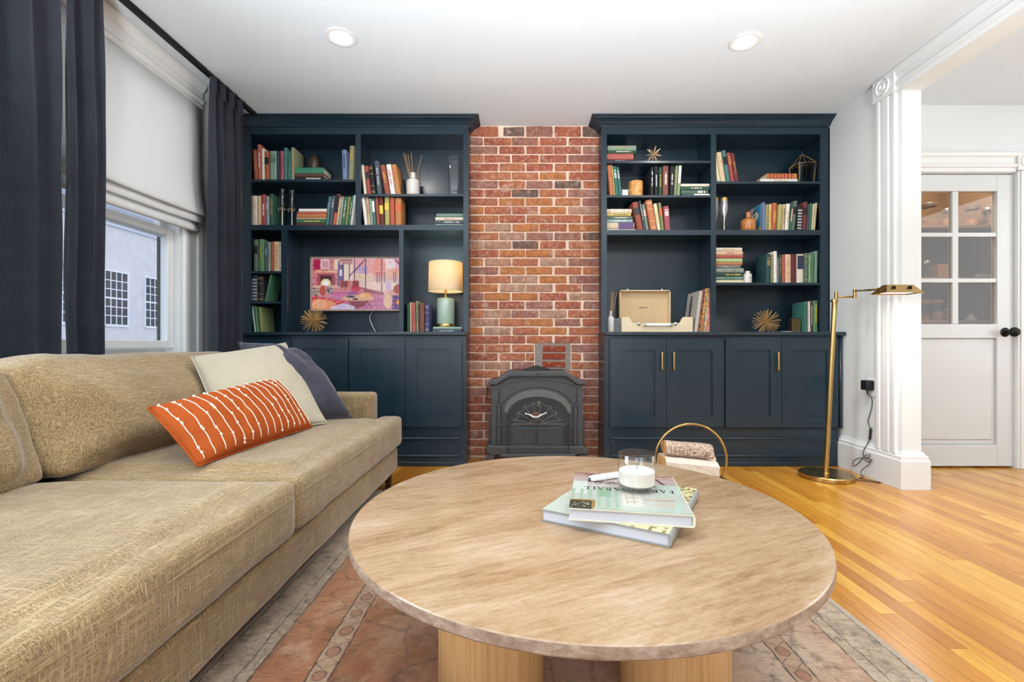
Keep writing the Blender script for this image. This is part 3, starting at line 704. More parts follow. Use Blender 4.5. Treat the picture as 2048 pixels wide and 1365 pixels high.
upper('bookcase', 'tall dark blue built-in bookcase left of the brick chimney, holding the television', LX0, LX1,
      [(485.5, 501, lo_, 2.44), (711, 721.5, uh(450)+.0002, OPEN_T), (926.8, 937, lo_, 2.44), (562.5, 574, lo_, uh(460.4)), (798, 807, lo_, uh(460.4))],
      [(501, 926.8, 254, 268.6), (501, 926.8, 450, 460.4)],
      [(490, 714.5, 358.8, .0171), (717.5, 933, 387.7, .0185), (490, 933, 450, .036), (490, 564, 542.4, .018), (490, 564, 603.4, .016)],
      [(714, 718.5, uh(450), OPEN_T), (566, 571, lo_, uh(461)), (800, 805.5, lo_, uh(461))], None,
      [(LX0+.001, ZU), (LX1, ZU), (LX1, ZBK)])
RX0, RX1 = ux(1203), ux(1656.5)
upper('bookcase', 'tall dark blue built-in bookcase right of the brick chimney, holding the record player', RX0, RX1,
      [(1203, 1213.7, lo_, 2.44), (1421.7, 1432.4, lo_, OPEN_T), (1641, 1656.5, lo_, 2.44)],
      [(1213.7, 1641, 254, 268.6), (1213.7, 1421.7, 460.2, 470.2), (1432.4, 1641, 460.2, 470.2)],
      [(1207, 1424.8, 321, .0185), (1207, 1424.8, 390.2, .0175), (1430, 1652, 362.6, .0178), (1207, 1424.8, 460.2, .036), (1430, 1652, 460.2, .036), (1430, 1652, 565.5, .0185)],
      [(1425, 1429.5, lo_, OPEN_T)], None,
      [(RX0, ZBK), (RX0, ZU), (RX1+.012, ZU)])
tr3 = sroot('trim_3'); part('scribe_moulding', G().prism([(RX1+.001, ZU+.004), (RX1+.006, ZU-.008), (RX1+.012, ZU-.004), (XR-.001, ZU+.0), (XR-.001, ZU+.03), (RX1+.001, ZU+.03)], 'z', CT+.001, 2.43), M_blue, tr3, smooth=40)

def door(parent, pa, pb, pan, handle=None):
    """shaker door: frame, recessed panel, optional bar handle"""
    x0, x1, z0, z1 = bxp(pa), bxp(pb), bh(855.2), bh(678)
    a, b, c, d = bxp(pan[0]), bxp(pan[1]), bh(pan[3]), bh(pan[2])
    g = G(); y0, y1 = ZB, ZB+.0195
    g.box(x0, a, y0, y1, z0, z1); g.box(b, x1, y0, y1, z0, z1); g.box(a, b, y0, y1, z0, c); g.box(a, b, y0, y1, d, z1)
    dr_ = part('door', g, M_blue, parent)
    part('door_panel', G().box(a, b, y0+.011, y1-.002, c, d), M_blue, dr_)
    if handle:
        hx, h0, h1 = bxp(handle), bh(742), bh(704); g = G()
        yb = ZB-.022
        g.tube([(hx, yb, h0+.012), (hx, yb, h1-.012)], .0062, 12)
        for hz, s in ((h0+.008, -1), (h1-.008, 1)):
            g.tube([(hx, ZB, hz+s*.004), (hx, ZB-.012, hz+s*.003), (hx, yb, hz), (hx, yb, hz-s*.008)], .0065, 12)
        h_ = part('handle', g, M_brass, dr_, smooth=40); h_['label'] = 'brass bar handle'
def base(name, label, x0, x1, doors, pl, drawers, bracket=None):
    t = thing(name, label, 'cabinet', ((x0+x1)/2, ZB+.02, 0))
    y0 = ZB+.02
    part('carcass', G().box(x0, x1, y0, ZBK, .268, CT-.0262), M_blue, t)
    part('plinth', G().box(pl[0], pl[1], y0+.004, ZBK, 0, .266).box(pl[0]-.002, pl[1]+.002, y0-.004, y0+.01, .258, .268), M_blue, t, bevel=.003)
    part('toe_moulding', G().box(pl[0]-.003, pl[1]+.003, y0-.004, y0+.006, .001, .03), M_blue, t, bevel=.003)
    for a, b in drawers:
        z0, z1 = bh(916), bh(877); g = G(); q = .014
        xa, xb = bxp(a), bxp(b)
        for r in ((xa, xb, z1-q, z1), (xa, xb, z0, z0+q), (xa, xa+q, z0+q, z1-q), (xb-q, xb, z0+q, z1-q)): g.box(r[0], r[1], y0-.006, y0+.005, r[2], r[3])
        part('panel_moulding', g, M_blue, t, bevel=.004)
    for d in doors: door(t, *d)
    return t
LB1 = bxp(931)
base('base_cabinet', 'dark blue base cabinet behind the sofa arm, left of the stove', XL+.012, LB1,
     [(469, 581.5, (491, 559, 698.6, 832)), (583, 696, (605, 674, 698, 832)), (698, 810, (720, 788, 698.6, 832)), (811, 923.5, (834, 902, 698.6, 832))],
     (XL+.012, LB1+.002), [(620, 918)])
g = G().box(XL+.011, LB1+.004, ZB-.018, ZBK, CT-.026, CT)
c1 = part('countertop', g, M_blue, None, bevel=.006); tag(c1, 'dark blue wooden top of the base cabinet left of the stove', 'countertop')
RB0, RB1 = bxp(1210.5), XR-.004
bc = base('base_cabinet', 'dark blue base cabinet with brass handles right of the stove', RB0, RB1,
     [(1219.6, 1332.3, (1241, 1310, 700.6, 834), 1322.4), (1333.2, 1447.6, (1355.4, 1425, 700.6, 834), 1346), (1451.6, 1563, (1473, 1541, 700.6, 834), 1554), (1564, 1677, (1586, 1655, 700.6, 834))],
     (RB0-.002, bxp(1677)), [(1223, 1668)])
part('corner_bead', G().cyl((bxp(1683), ZB+.012, .27), (bxp(1683), ZB+.012, CT-.027), .010, n=12), M_blue, bc, smooth=True)
part('side_bracket', G().prism([(bxp(1677)+.001, .267), (XR-.033, .267), (XR-.033, .225), (bxp(1677)+.012, .19), (bxp(1677)+.001, .19)], 'y', ZB+.024, ZB+.05), M_blue, bc)
c2 = part('countertop', G().box(RB0-.004, XR-.001, ZB-.018, ZBK, CT-.026, CT), M_blue, None, bevel=.006); tag(c2, 'dark blue wooden top of the base cabinet right of the stove', 'countertop')

# ------------------------------------------------------------------ books
COLS = {'rust': '#ab4a30', 'salmon red': '#c4574a', 'burnt orange': '#b5512c', 'sage green': '#6f9580', 'pale teal': '#86a695', 'navy': '#2e3350', 'pink red': '#b84a54',
 'teal': '#3f7d78', 'sea green': '#2f7a68', 'olive green': '#8c9063', 'bright green': '#2f8a66', 'brown': '#6b3a32', 'charcoal': '#26262a', 'light blue': '#6b84b8', 'cream': '#e2d5b9',
 'tan': '#d2b384', 'red': '#b83f3c', 'blue grey': '#7c93a0', 'dark green': '#25583f', 'orange red': '#d4583a', 'orange': '#d6713c', 'dark red': '#7d2f30', 'moss green': '#7b8c4c',
 'slate blue': '#4a5566', 'white': '#e9e4da', 'yellow green': '#b5b04f', 'amber': '#cf7d34', 'deep teal': '#1f4f50', 'leaf green': '#4f8a4f', 'black': '#202326', 'silver black': '#3a3e46',
 'mint green': '#8fbfa0', 'purple blue': '#4a4a80', 'yellow': '#d9bd4f', 'lime green': '#a9c077', 'peach': '#e6b48a', 'grey green': '#8b9a88', 'pale yellow': '#e3d9a4', 'grey': '#7a7a78',
 'brick brown': '#8b4a3a', 'green': '#3a7a52', 'light green': '#7fae74', 'pale blue': '#8fb0b8', 'oxblood': '#6f2428', 'green grey': '#56725f', 'light tan': '#dbbf8e'}
INK = {'white': '#eee9dd', 'gold': '#c8a24c', 'black': '#1b1a1a', 'cream': '#ead9b4', 'orange': '#c75a2a', 'red': '#a83832', 'yellow': '#dcc33c', 'navy': '#2b2f48', 'green': '#2e5b3f', 'silver': '#b9bcc0', 'purple': '#5b3f74', 'teal': '#2b6a68', 'pink': '#d9a09a', 'blue': '#5d7d96'}
def soften(h, k=.28, g=.96):
    c = [int(h[i:i+2], 16) for i in (1, 3, 5)]; l = .3*c[0]+.59*c[1]+.11*c[2]
    return '#%02x%02x%02x' % tuple(int(min(255, (v*(1-k)+l*k)*g)) for v in c)
def cloth(c): return mat('book_cloth_'+c.replace(' ', '_'), soften(COLS[c]), .62, vary=.10, nscale=60, bump=.12, bscale=900, spec=.35)
def ink(c): return mat('spine_ink_'+c, INK[c], .45, .5 if c in ('gold', 'silver') else 0, vary=.05)
ORD = ['first', 'second', 'third', 'fourth', 'fifth', 'sixth', 'seventh', 'eighth', 'ninth', 'tenth', 'eleventh', 'twelfth', 'thirteenth', 'fourteenth']
rk = random.Random(21)
def book(w, h, d, col, det, loc, roty, label, group, left=True, flat=False, rotz=0):
    """book standing on its tail, spine towards -Y; origin at a bottom corner of the spine"""
    t = thing('book', label, 'book', loc, group, (0, roty, rotz)); ORG[t.name] = (0, 0, 0)
    x0 = 0 if left else -w
    tb = min(.0028, w*.16); c = min(.006, w*.22)
    out = [(x0, d), (x0, c), (x0+w*.1, c*.28), (x0+w*.34, 0), (x0+w*.66, 0), (x0+w*.9, c*.28), (x0+w, c), (x0+w, d), (x0+w-tb, d), (x0+w-tb, c+.002), (x0+tb, c+.002), (x0+tb, d)]
    part('cover', G().prism(out, 'z', 0, h), cloth(col), t, smooth=50)
    part('pages', G().box(x0+tb+.0002, x0+w-tb-.0002, c+.0022, d-.004, .003, h-.004), M_pages, t)
    if not det: return t
    for q in det.split(','):
        k, _, cc = q.strip().partition(':'); g = G()
        if k == 'bands':
            for z in (.08, .12, .30, .70, .88, .92): g.box(x0+w*.06, x0+w*.94, -.0006, c*.5, h*z-.0012, h*z+.0012)
        elif k == 'bars':
            for z in (.10, .22, .34, .46, .58, .70, .82): g.box(x0+w*.06, x0+w*.94, -.0007, c*.5, h*z-.006, h*z+.006)
        elif k in ('label', 'lowlabel', 'biglabel', 'toplabel'):
            a, b = {'label': (.55, .80), 'lowlabel': (.42, .72), 'biglabel': (.50, .90), 'toplabel': (.48, .95)}[k]; g.box(x0+w*.05, x0+w*.95, -.0006, c*.5, h*a, h*b); k = 'label'
        elif k == 'half': g.box(x0+w*.04, x0+w*.96, -.0006, c*.5, h*.42, h*.98); k = 'label'
        elif k == 'title':
            a = rk.uniform(.25, .4); b = rk.uniform(.7, .9); z = h*a
            while z < h*b:
                s = rk.uniform(.003, .0075)
                if rk.random() < .86: g.box(x0+w*(.5-rk.uniform(.14, .2)), x0+w*(.5+rk.uniform(.14, .2)), -.0011, c*.4, z, z+s*.55)
                z += s
        elif k == 'rules':
            for z in (.2, .3, .36, .62, .66, .7, .8): g.box(x0+w*.2, x0+w*.8, -.0009, c*.4, h*z-.0008, h*z+.0008)
        elif k == 'blocks':
            for z in (.62, .67, .72, .77, .85): g.box(x0+w*.15, x0+w*.85, -.0012, c*.4, h*z-.003, h*z+.003)
        elif k == 'dot':
            g.lathe([(w*.26, 0), (w*.26, .0012)], (0, 0, 0), 10).xf(Matrix.Translation((x0+w/2, 0, h*.12)) @ Matrix.Rotation(PI/2, 4, 'X'))
        if g.f: part('spine_'+k, g, ink(cc), t)
    return t
def row(crop, ybase, dz, items, place, group, shelfZ=None, seth=.028, dep=(.145, .175)):
    """upright books; numbers are measured in the enlarged crop of the shelf; place says where"""
    ox, oy, sc = crop; Zb = ZU+seth
    z0 = (uh(oy+ybase*sc) if shelfZ is None else shelfZ)+.0004
    for i, (x0, x1, sh, yt, col, det) in enumerate(items):
        a, b = X(ox+x0*sc, Zb), X(ox+x1*sc, Zb); top = HH(oy+yt*sc, Zb); H = top-z0
        ang = math.atan2(X(ox+(x0+sh)*sc, Zb)-a, H)
        w = (b-a)*math.cos(ang)-.0007; h = H/math.cos(ang)
        if ang > 0: h -= w*math.sin(ang)*.0
        d = rk.uniform(*dep); deco = ''
        if det:
            k, _, cc = det.split(',')[0].partition(':')
            deco = {'bands': ' with '+cc+' bands', 'bars': ' with '+cc+' bars', 'title': ' with '+cc+' lettering', 'rules': ' with '+cc+' lines', 'blocks': ' with '+cc+' blocks'}.get(k, ' with '+cc+' label')
        lab = '%s book%s, %s from left %s' % (col, deco, ORD[i], place)
        if len(lab.split()) > 16: lab = '%s book, %s from left %s' % (col, ORD[i], place)
        if len(lab.split()) > 16: lab = '%s book %s' % (col, place)
        jig = rk.uniform(-.0015, .0015)
        book(w, h, d, col, det, ((a if ang <= 0 else b-.0005), Zb+jig, z0), ang, lab, group, left=ang <= 0)
def stack(crop, ybase, items, place, group, shelfZ=None, seth=.028, dep=.15):
    """books lying flat, listed from the top down: (x0, x1, y0, y1, colour, detail)"""
    ox, oy, sc = crop; Zb = ZU+seth
    z = (uh(oy+ybase*sc) if shelfZ is None else shelfZ)+.0004; n = len(items)
    for i in range(n-1, -1, -1):
        x0, x1, y0, y1, col, det = items[i]
        nxt = items[i-1][3] if i > 0 else None
        th = (y1-y0+2)*sc*Zb/F
        a, b = X(ox+x0*sc, Zb), X(ox+x1*sc, Zb)
        deco = ''
        if det:
            k, _, cc = det.split(',')[0].partition(':')
            deco = {'bands': ' with '+cc+' bands', 'bars': ' with '+cc+' bars', 'title': ' with '+cc+' lettering', 'rules': ' with '+cc+' lines'}.get(k, ' with '+cc+' label')
        where = 'lowest' if i == n-1 else 'topmost' if i == 0 else ORD[i]+' from top'
        lab = '%s book%s lying %s in stack %s' % (col, deco, where, place)
        if len(lab.split()) > 16: lab = '%s book lying %s in stack %s' % (col, where, place)
        book(th-.0006, b-a, dep*rk.uniform(.95, 1.08), col, det, (a, Zb+rk.uniform(-.002, .002), z+th), PI/2, lab, group, left=True)
        z += th
    return z
C1 = (480, 210, 480/2048); C2 = (480, 440, 480/2048); C3 = (1180, 210, 500/2048); C4 = (1180, 450, 520/2048)
GL, GR = 'books in the left bookcase', 'books in the right bookcase'
# left bookcase, top left shelf
row(C1, 635, 0, [(118, 152, -11, 382, 'rust', 'title:gold'), (153, 183, -8, 337, 'salmon red', 'title:white'), (186, 209, -4, 372, 'cream', None), (212, 248, -2, 397, 'burnt orange', 'label:black'), (253, 284, 1, 393, 'sage green', 'blocks:green'), (286, 309, -1, 393, 'pale teal', 'blocks:green'),
    (313, 338, -2, 400, 'navy', 'rules:blue'), (342, 371, -2, 393, 'pink red', 'title:navy'), (374, 402, -2, 365, 'teal', 'rules:green'), (405, 432, 0, 402, 'sea green', 'blocks:green'), (435, 463, -2, 363, 'olive green', 'title:gold')], 'on top left shelf of left bookcase', GL)
zt1 = stack(C1, 635, [(468, 712, 518, 570, 'bright green', None), (466, 712, 573, 598, 'brown', None), (468, 712, 601, 632, 'charcoal', 'title:white')], 'on top left shelf of left bookcase', GL)
row(C1, 635, 0, [(872, 912, -5, 382, 'light blue', 'title:navy'), (922, 964, 12, 348, 'olive green', 'blocks:gold')], 'at right end, top left shelf', GL)
# second left shelf
row(C1, 1025, 0, [(97, 146, -1, 775, 'cream', 'rules:orange'), (150, 177, -1, 775, 'tan', None), (183, 219, -4, 764, 'red', 'title:white'), (222, 248, -1, 780, 'blue grey', 'label:silver'), (253, 284, -2, 760, 'dark green', 'title:gold')], 'on second left shelf of left bookcase', GL)
stack(C1, 1025, [(502, 740, 873, 899, 'white', None), (487, 738, 902, 916, 'orange red', 'title:orange'), (485, 735, 918, 951, 'orange', None), (482, 735, 954, 963, 'tan', None), (480, 728, 966, 999, 'green', 'title:yellow'), (480, 725, 1002, 1023, 'dark red', None)], 'below the flutes, second left shelf', GL)
row(C1, 1025, 0, [(729, 752, 26, 783, 'teal', 'label:blue'), (756, 783, 29, 776, 'slate blue', 'blocks:silver'), (786, 814, 38, 764, 'orange red', 'half:black'), (818, 830, 32, 795, 'light tan', None), (833, 858, 30, 783, 'grey green', 'blocks:silver'), (864, 889, 30, 785, 'green', 'title:white'), (893, 914, 30, 783, 'moss green', 'title:gold'), (918, 936, 34, 778, 'sea green', 'title:white'), (939, 956, 32, 772, 'white', 'title:green')], 'in leaning row, second left shelf', GL)
# upper right shelf
row(C1, 758, 0, [(1058, 1080, -26, 513, 'cream', None), (1085, 1118, -25, 522, 'red', 'label:black'), (1122, 1160, -26, 515, 'black', 'bands:gold'), (1170, 1211, -27, 480, 'slate blue', 'title:silver'), (1238, 1281, -46, 515, 'rust', 'title:gold'), (1286, 1327, -40, 510, 'white', 'title:red'), (1332, 1372, -42, 510, 'amber', 'title:orange')], 'in leaning row beside the reed diffuser', GL)
row(C1, 758, 0, [(1383, 1399, -8, 682, 'black', None)], 'standing against the reed diffuser', GL, dep=(.09, .1), seth=.05)
# shelf below it
row(C1, 1025, 0, [(1062, 1089, -28, 786, 'white', None), (1092, 1115, -22, 786, 'tan', 'title:red'), (1117, 1136, -17, 800, 'pale teal', None), (1139, 1161, -18, 797, 'teal', 'biglabel:white'), (1166, 1194, -17, 790, 'rust', 'rules:red'), (1198, 1231, -15, 790, 'dark red', 'lowlabel:yellow'), (1236, 1274, -4, 790, 'yellow green', 'label:yellow'), (1280, 1318, -3, 790, 'orange red', 'rules:red'), (1324, 1375, -1, 795, 'amber', 'label:orange')], 'on shelf below the reed diffuser', GL)
stack(C1, 1025, [(1676, 1905, 915, 945, 'sage green', None), (1667, 1905, 948, 975, 'cream', 'title:orange'), (1662, 1905, 978, 1005, 'slate blue', 'title:white'), (1668, 1905, 1008, 1023, 'pale teal', None)], 'below the glass vase, left bookcase', GL)
# narrow left column
row(C2, 437, 0, [(114, 152, -2, 168, 'green grey', 'label:black'), (158, 203, -1, 165, 'leaf green', 'title:gold'), (210, 234, 0, 188, 'slate blue', 'label:blue'), (238, 258, 0, 190, 'grey green', 'title:green'), (263, 283, 0, 187, 'burnt orange', None), (286, 332, -1, 186, 'light tan', None), (335, 351, 0, 188, 'cream', 'bands:black')], 'at top of narrow left column', GL)
row(C2, 697, 0, [(101, 147, 0, 470, 'silver black', 'bars:silver'), (153, 199, -1, 478, 'charcoal', 'bands:gold'), (206, 226, 47, 470, 'green', None)], 'in middle of narrow left column', GL)
row(C2, 949, 0, [(122, 139, -32, 735, 'mint green', None), (142, 160, -22, 738, 'leaf green', None), (168, 194, -14, 745, 'moss green', 'title:gold')], 'at bottom of narrow left column', GL, shelfZ=CT)
# beside the lamp
row(C2, 950, 0, [(1424, 1448, 0, 712, 'dark green', None), (1452, 1463, -2, 703, 'light tan', None), (1466, 1502, -8, 706, 'salmon red', 'title:red'), (1505, 1524, -6, 692, 'olive green', 'title:black'), (1530, 1572, 0, 710, 'brick brown', 'rules:red'), (1577, 1612, 0, 720, 'purple blue', 'bands:silver')], 'beside the table lamp', GL, shelfZ=CT)
zlamp = stack(C2, 950, [(1647, 1895, 904, 921, 'mint green', None), (1640, 1890, 924, 950, 'slate blue', 'title:silver')], 'under the table lamp', GL, shelfZ=CT, dep=.2)
# right bookcase, first column
stack(C3, 455, [(144, 378, 313, 340, 'grey green', 'title:gold'), (144, 376, 343, 352, 'light green', None), (142, 378, 355, 377, 'dark green', 'title:white'), (139, 357, 380, 428, 'salmon red', None), (139, 356, 431, 451, 'oxblood', 'title:silver')], 'on top left shelf of right bookcase', GR)
row(C3, 738, 0, [(163, 198, -24, 495, 'orange', 'rules:red'), (201, 209, -25, 495, 'yellow', None), (213, 240, -26, 503, 'sea green', 'blocks:white'), (243, 262, -25, 512, 'teal', 'blocks:white')], 'beside the white box, second left shelf', GR)
row(C3, 738, 0, [(497, 521, 2, 510, 'charcoal', 'title:silver'), (530, 560, -1, 502, 'black', 'title:silver'), (566, 588, 1, 510, 'dark green', 'title:gold'), (595, 643, 3, 500, 'brick brown', 'title:white'), (654, 686, 6, 502, 'charcoal', 'title:white'), (689, 710, 14, 500, 'olive green', 'rules:gold'), (714, 736, 16, 495, 'light green', 'half:white')], 'right of the amber candle holder', GR)
stack(C3, 738, [(744, 978, 632, 654, 'cream', None), (742, 984, 657, 686, 'dark green', 'title:white'), (747, 970, 689, 717, 'green grey', 'blocks:white'), (757, 984, 720, 737, 'sea green', 'half:white')], 'right of the black books, right bookcase', GR)
stack(C3, 1025, [(139, 340, 840, 875, 'cream', 'bands:orange'), (139, 335, 878, 899, 'yellow', 'title:black'), (139, 350, 902, 927, 'green grey', 'title:white'), (139, 350, 930, 953, 'pale blue', 'title:white'), (139, 362, 956, 1010, 'light tan', 'half:purple'), (139, 380, 1013, 1024, 'white', None)], 'on third left shelf of right bookcase', GR)
row(C3, 1025, 0, [(393, 440, -45, 800, 'rust', 'label:black'), (443, 459, -42, 785, 'slate blue', 'title:white'), (462, 484, -36, 815, 'sage green', 'label:pink'), (500, 552, -43, 782, 'orange', 'bands:cream'), (556, 582, -34, 810, 'pale yellow', 'title:gold'), (586, 610, -26, 802, 'moss green', 'label:orange'), (617, 662, -14, 830, 'pink red', 'blocks:white')], 'on third left shelf of right bookcase', GR)
# second column
row(C3, 625, 0, [(1048, 1072, -38, 395, 'pale yellow', None), (1077, 1117, -38, 388, 'light tan', 'rules:orange'), (1122, 1154, -40, 374, 'teal', 'label:black'), (1160, 1190, -38, 392, 'red', 'blocks:gold'), (1193, 1222, -38, 397, 'dark red', 'title:gold')], 'on top right shelf of right bookcase', GR)
stack(C3, 625, [(1450, 1697, 545, 589, 'amber', 'bars:red'), (1397, 1700, 592, 621, 'white', 'title:gold')], 'beside the glass terrarium', GR, dep=.17)
row(C3, 1025, 0, [(1436, 1463, 5, 815, 'olive green', 'blocks:gold'), (1467, 1488, 4, 812, 'yellow', 'title:orange'), (1492, 1527, 9, 803, 'orange red', 'title:yellow'), (1538, 1570, 12, 815, 'yellow green', 'rules:gold'), (1573, 1596, 13, 814, 'tan', 'title:black'), (1600, 1629, 14, 810, 'white', 'title:gold'), (1634, 1646, 18, 850, 'green', 'half:pink'), (1652, 1680, 24, 787, 'green grey', 'label:black'), (1695, 1734, 9, 828, 'black', 'bars:silver'), (1742, 1774, 12, 795, 'dark red', 'label:black'), (1778, 1792, 10, 820, 'slate blue', None), (1795, 1813, 13, 806, 'green', None), (1816, 1828, 16, 812, 'pale yellow', 'title:gold'), (1831, 1846, 20, 803, 'light tan', 'title:gold')], 'right of the picture book', GR)
stack(C4, 455, [(992, 1200, 162, 189, 'cream', 'title:gold'), (992, 1205, 192, 221, 'peach', 'title:red'), (992, 1205, 224, 246, 'salmon red', 'title:red'), (992, 1201, 250, 283, 'lime green', None), (992, 1201, 286, 303, 'orange', None), (992, 1186, 309, 332, 'grey', 'title:silver'), (992, 1210, 335, 369, 'grey green', 'rules:green'), (992, 1205, 373, 402, 'deep teal', 'title:yellow'), (992, 1205, 405, 430, 'sage green', 'title:green'), (992, 1211, 433, 454, 'pale yellow', None)], 'beside the white candle jar', GR)
row(C4, 455, 0, [(1390, 1420, 1, 228, 'deep teal', 'blocks:gold'), (1430, 1446, -1, 232, 'olive green', None), (1449, 1475, 0, 208, 'white', None), (1478, 1490, 0, 262, 'grey', None), (1493, 1512, -1, 236, 'dark green', 'title:gold'), (1516, 1537, -1, 235, 'salmon red', 'rules:red'), (1540, 1588, 0, 232, 'peach', 'rules:red'), (1591, 1627, 0, 231, 'oxblood', None), (1631, 1683, 2, 231, 'cream', 'toplabel:navy'), (1688, 1720, 2, 223, 'green grey', 'bands:gold'), (1724, 1743, 2, 235, 'light green', 'title:green'), (1746, 1764, 3, 233, 'leaf green', 'title:green'), (1768, 1793, 5, 206, 'sage green', None)], 'right of the white candle jar', GR)
row(C4, 848, 0, [(1690, 1710, 0, 610, 'sea green', None), (1713, 1721, 0, 606, 'olive green', None), (1723, 1738, -2, 604, 'white', None), (1740, 1757, -1, 601, 'brown', 'title:white'), (1760, 1798, 2, 597, 'leaf green', 'title:yellow')], 'right of the gold starburst', GR, shelfZ=CT)
def text(parent, body, M, size, material, name='lettering', ext=.0003):
    cu = bpy.data.curves.new(name, 'FONT'); cu.body = body; cu.size = size; cu.align_x = 'CENTER'; cu.align_y = 'CENTER'; cu.extrude = ext
    o = bpy.data.objects.new('tmp', cu); COL.objects.link(o)
    me = bpy.data.meshes.new_from_object(o.evaluated_get(bpy.context.evaluated_depsgraph_get())); bpy.data.objects.remove(o)
    org = Vector(ORG.get(parent.name, (0, 0, 0))); me.transform(Matrix.Translation(-org) @ M); me.name = name
    me.materials.clear(); me.materials.append(material); return part(name, me, material, parent)
for o in list(COL.objects):                  # the one spine title that can be read from the camera
    if o.get('label', '').startswith('light tan book, sixth from left at top of narrow'):
        w_ = X(480+332*C2[2], ZU)-X(480+286*C2[2], ZU)
        text(o, 'SPIRITUALS', Matrix.Translation((w_*.5, -.0008, .115)) @ Matrix.Rotation(PI/2, 4, 'X') @ Matrix.Rotation(-PI/2, 4, 'Z'), .034, ink('orange'), 'spine_title')
# picture book and photo box with their printed covers
def cover_paint(w, h, fn):
    a = np.zeros((h, w, 3)); yy, xx = np.mgrid[0:h, 0:w]; fn(a, (xx+.5)/w, (yy+.5)/h); return a
def paint(a, mask, c): a[mask] = lin(c)
zb_ = ZU+.028; z0 = uh(460.2)+.0004
t = thing('picture_book', 'blue picture book with a pale mask on its cover behind the orange vase', 'book', (X(1519, zb_), zb_, z0), GR)
x1 = X(1529.5, zb_); h = HH(405, zb_)-z0
part('cover', G().box(x1-.014, x1-.011, zb_, zb_+.19, z0, z0+h).box(x1-.003, x1, zb_, zb_+.19, z0, z0+h).box(x1-.011, x1-.003, zb_, zb_+.003, z0, z0+h), cloth('light blue'), t)
part('pages', G().box(x1-.0108, x1-.0032, zb_+.0032, zb_+.187, z0+.003, z0+h-.003), M_pages, t)
def pc(a, x, y):                              # x runs from the back edge to the spine
    paint(a, x > -1, '#3b86a8'); paint(a, x < .35, '#b79a9c'); paint(a, (x > .8), '#6d93b4'); paint(a, (y < .42) & (x > .3) & (x < .62), '#1f5f66')
    paint(a, ((x-.42)/.24)**2+((y-.62)/.17)**2 < 1, '#e5ddc4'); paint(a, (abs(x-.38) < .14) & (abs(y-.80-(x-.38)*.3) < .05), '#3a4a2a'); paint(a, (abs(x-.36) < .05) & (abs(y-.64) < .03), '#33402c'); paint(a, (abs(x-.5) < .05) & (abs(y-.66) < .03), '#33402c')
    paint(a, (y < .07) & (x < .9), '#dcd6c4'); paint(a, ((x-.75)/.14)**2+((y-.12)/.05)**2 < 1, '#c9b05c')
grid_obj('cover_print', 24, 28, lambda u, v: (x1-.0145, zb_+.188-.186*u, z0+.002+(h-.004)*v), cover_paint(24, 28, pc), M_print, t)
zc = ZU+.05
t = thing('photo_box', 'small black and brown trinket box beside the teal book', 'box', (X(1590, zc), zc, CT+.0004))
part('box', G().box(X(1583.5, zc), X(1600.5, zc), zc, zc+.05, CT+.0004, HH(636, zc)), mat('dark_lacquer', '#241c18', .35), t, bevel=.002)
gg = G()
for k in range(5): gg.tube([(X(1584.5+k*3.6, zc), zc-.001, CT+.004), (X(1586+k*3.4, zc), zc-.001, CT+.035), (X(1584+k*3.9, zc), zc-.001, HH(637, zc)-.004)], .0009, 6)
part('branch_print', gg, ink('gold'), t)
bk = part('booklet', G().box(X(1571, zc), X(1583, zc), zc-.005, zc+.09, CT+.0004, CT+.010), cloth('cream'), None, bevel=.002); tag(bk, 'thin cream booklet lying left of the trinket box', 'booklet')
# ------------------------------------------------------------------ shelf ornaments
def starburst(cx, cy, cz, R, n, label, material, r0=.0015, r1=.0015, core=.009, taper=False, zmin=None, group=None):
    base = (cx, cy, zmin if zmin else cz-R)
    t = thing('starburst', label, 'ornament', base, group)
    g = G(); g.lathe([(r0*.9, .0), (r0, core)] + ([(r1*2.4, R*.55)] if taper else []) + [(r1*(.35 if taper else 1), R)], (0, 0, 0), 6)
    me = mesh('spike', g, material)
    part('core', G().lathe([(core*math.sin(a), -core*math.cos(a)) for a in [PI*i/8+.001 for i in range(9)]], (cx, cy, cz), 12), material, t, smooth=True)
    rs = random.Random(n); gold = PI*(3-math.sqrt(5))
    for i in range(n):
        z = 1-2*(i+.5)/n; r = math.sqrt(1-z*z); a = gold*i
        d = Vector((r*math.cos(a), r*math.sin(a), z))+Vector((rs.uniform(-.1, .1), rs.uniform(-.1, .1), rs.uniform(-.1, .1))); d.normalize()
        L = rs.uniform(.88, 1.03)
        if zmin is not None and cz+d.z*R*L < zmin+.002: L = max(.2, (zmin+.002-cz)/(d.z*R)) if d.z < 0 else L
        o = bpy.data.objects.new('spike', me); COL.objects.link(o); o.parent = t
        o.location = (0, 0, cz-base[2]); o.rotation_mode = 'QUATERNION'; o.rotation_quaternion = d.to_track_quat('Z', 'Y'); o.scale = (1, 1, L)
zs_ = ZU+.09
starburst(X(627.7, zs_), zs_, HH(641.6, zs_), 26.5*zs_/F, 95, 'gold wire starburst on the counter below the television', M_gold, zmin=CT)
zs_ = ZU+.10
starburst(X(1532, zs_), zs_, HH(644, zs_), 27*zs_/F, 95, 'gold wire starburst on the counter of the right bookcase', M_gold, zmin=CT)
zs_ = ZU+.08
starburst(X(1306.5, zs_), zs_, HH(309, zs_), 17.5*zs_/F, 20, 'pale gold spiky starburst on the top left shelf of the right bookcase', M_goldlight, .0022, .0022, .008, True, zmin=uh(321))
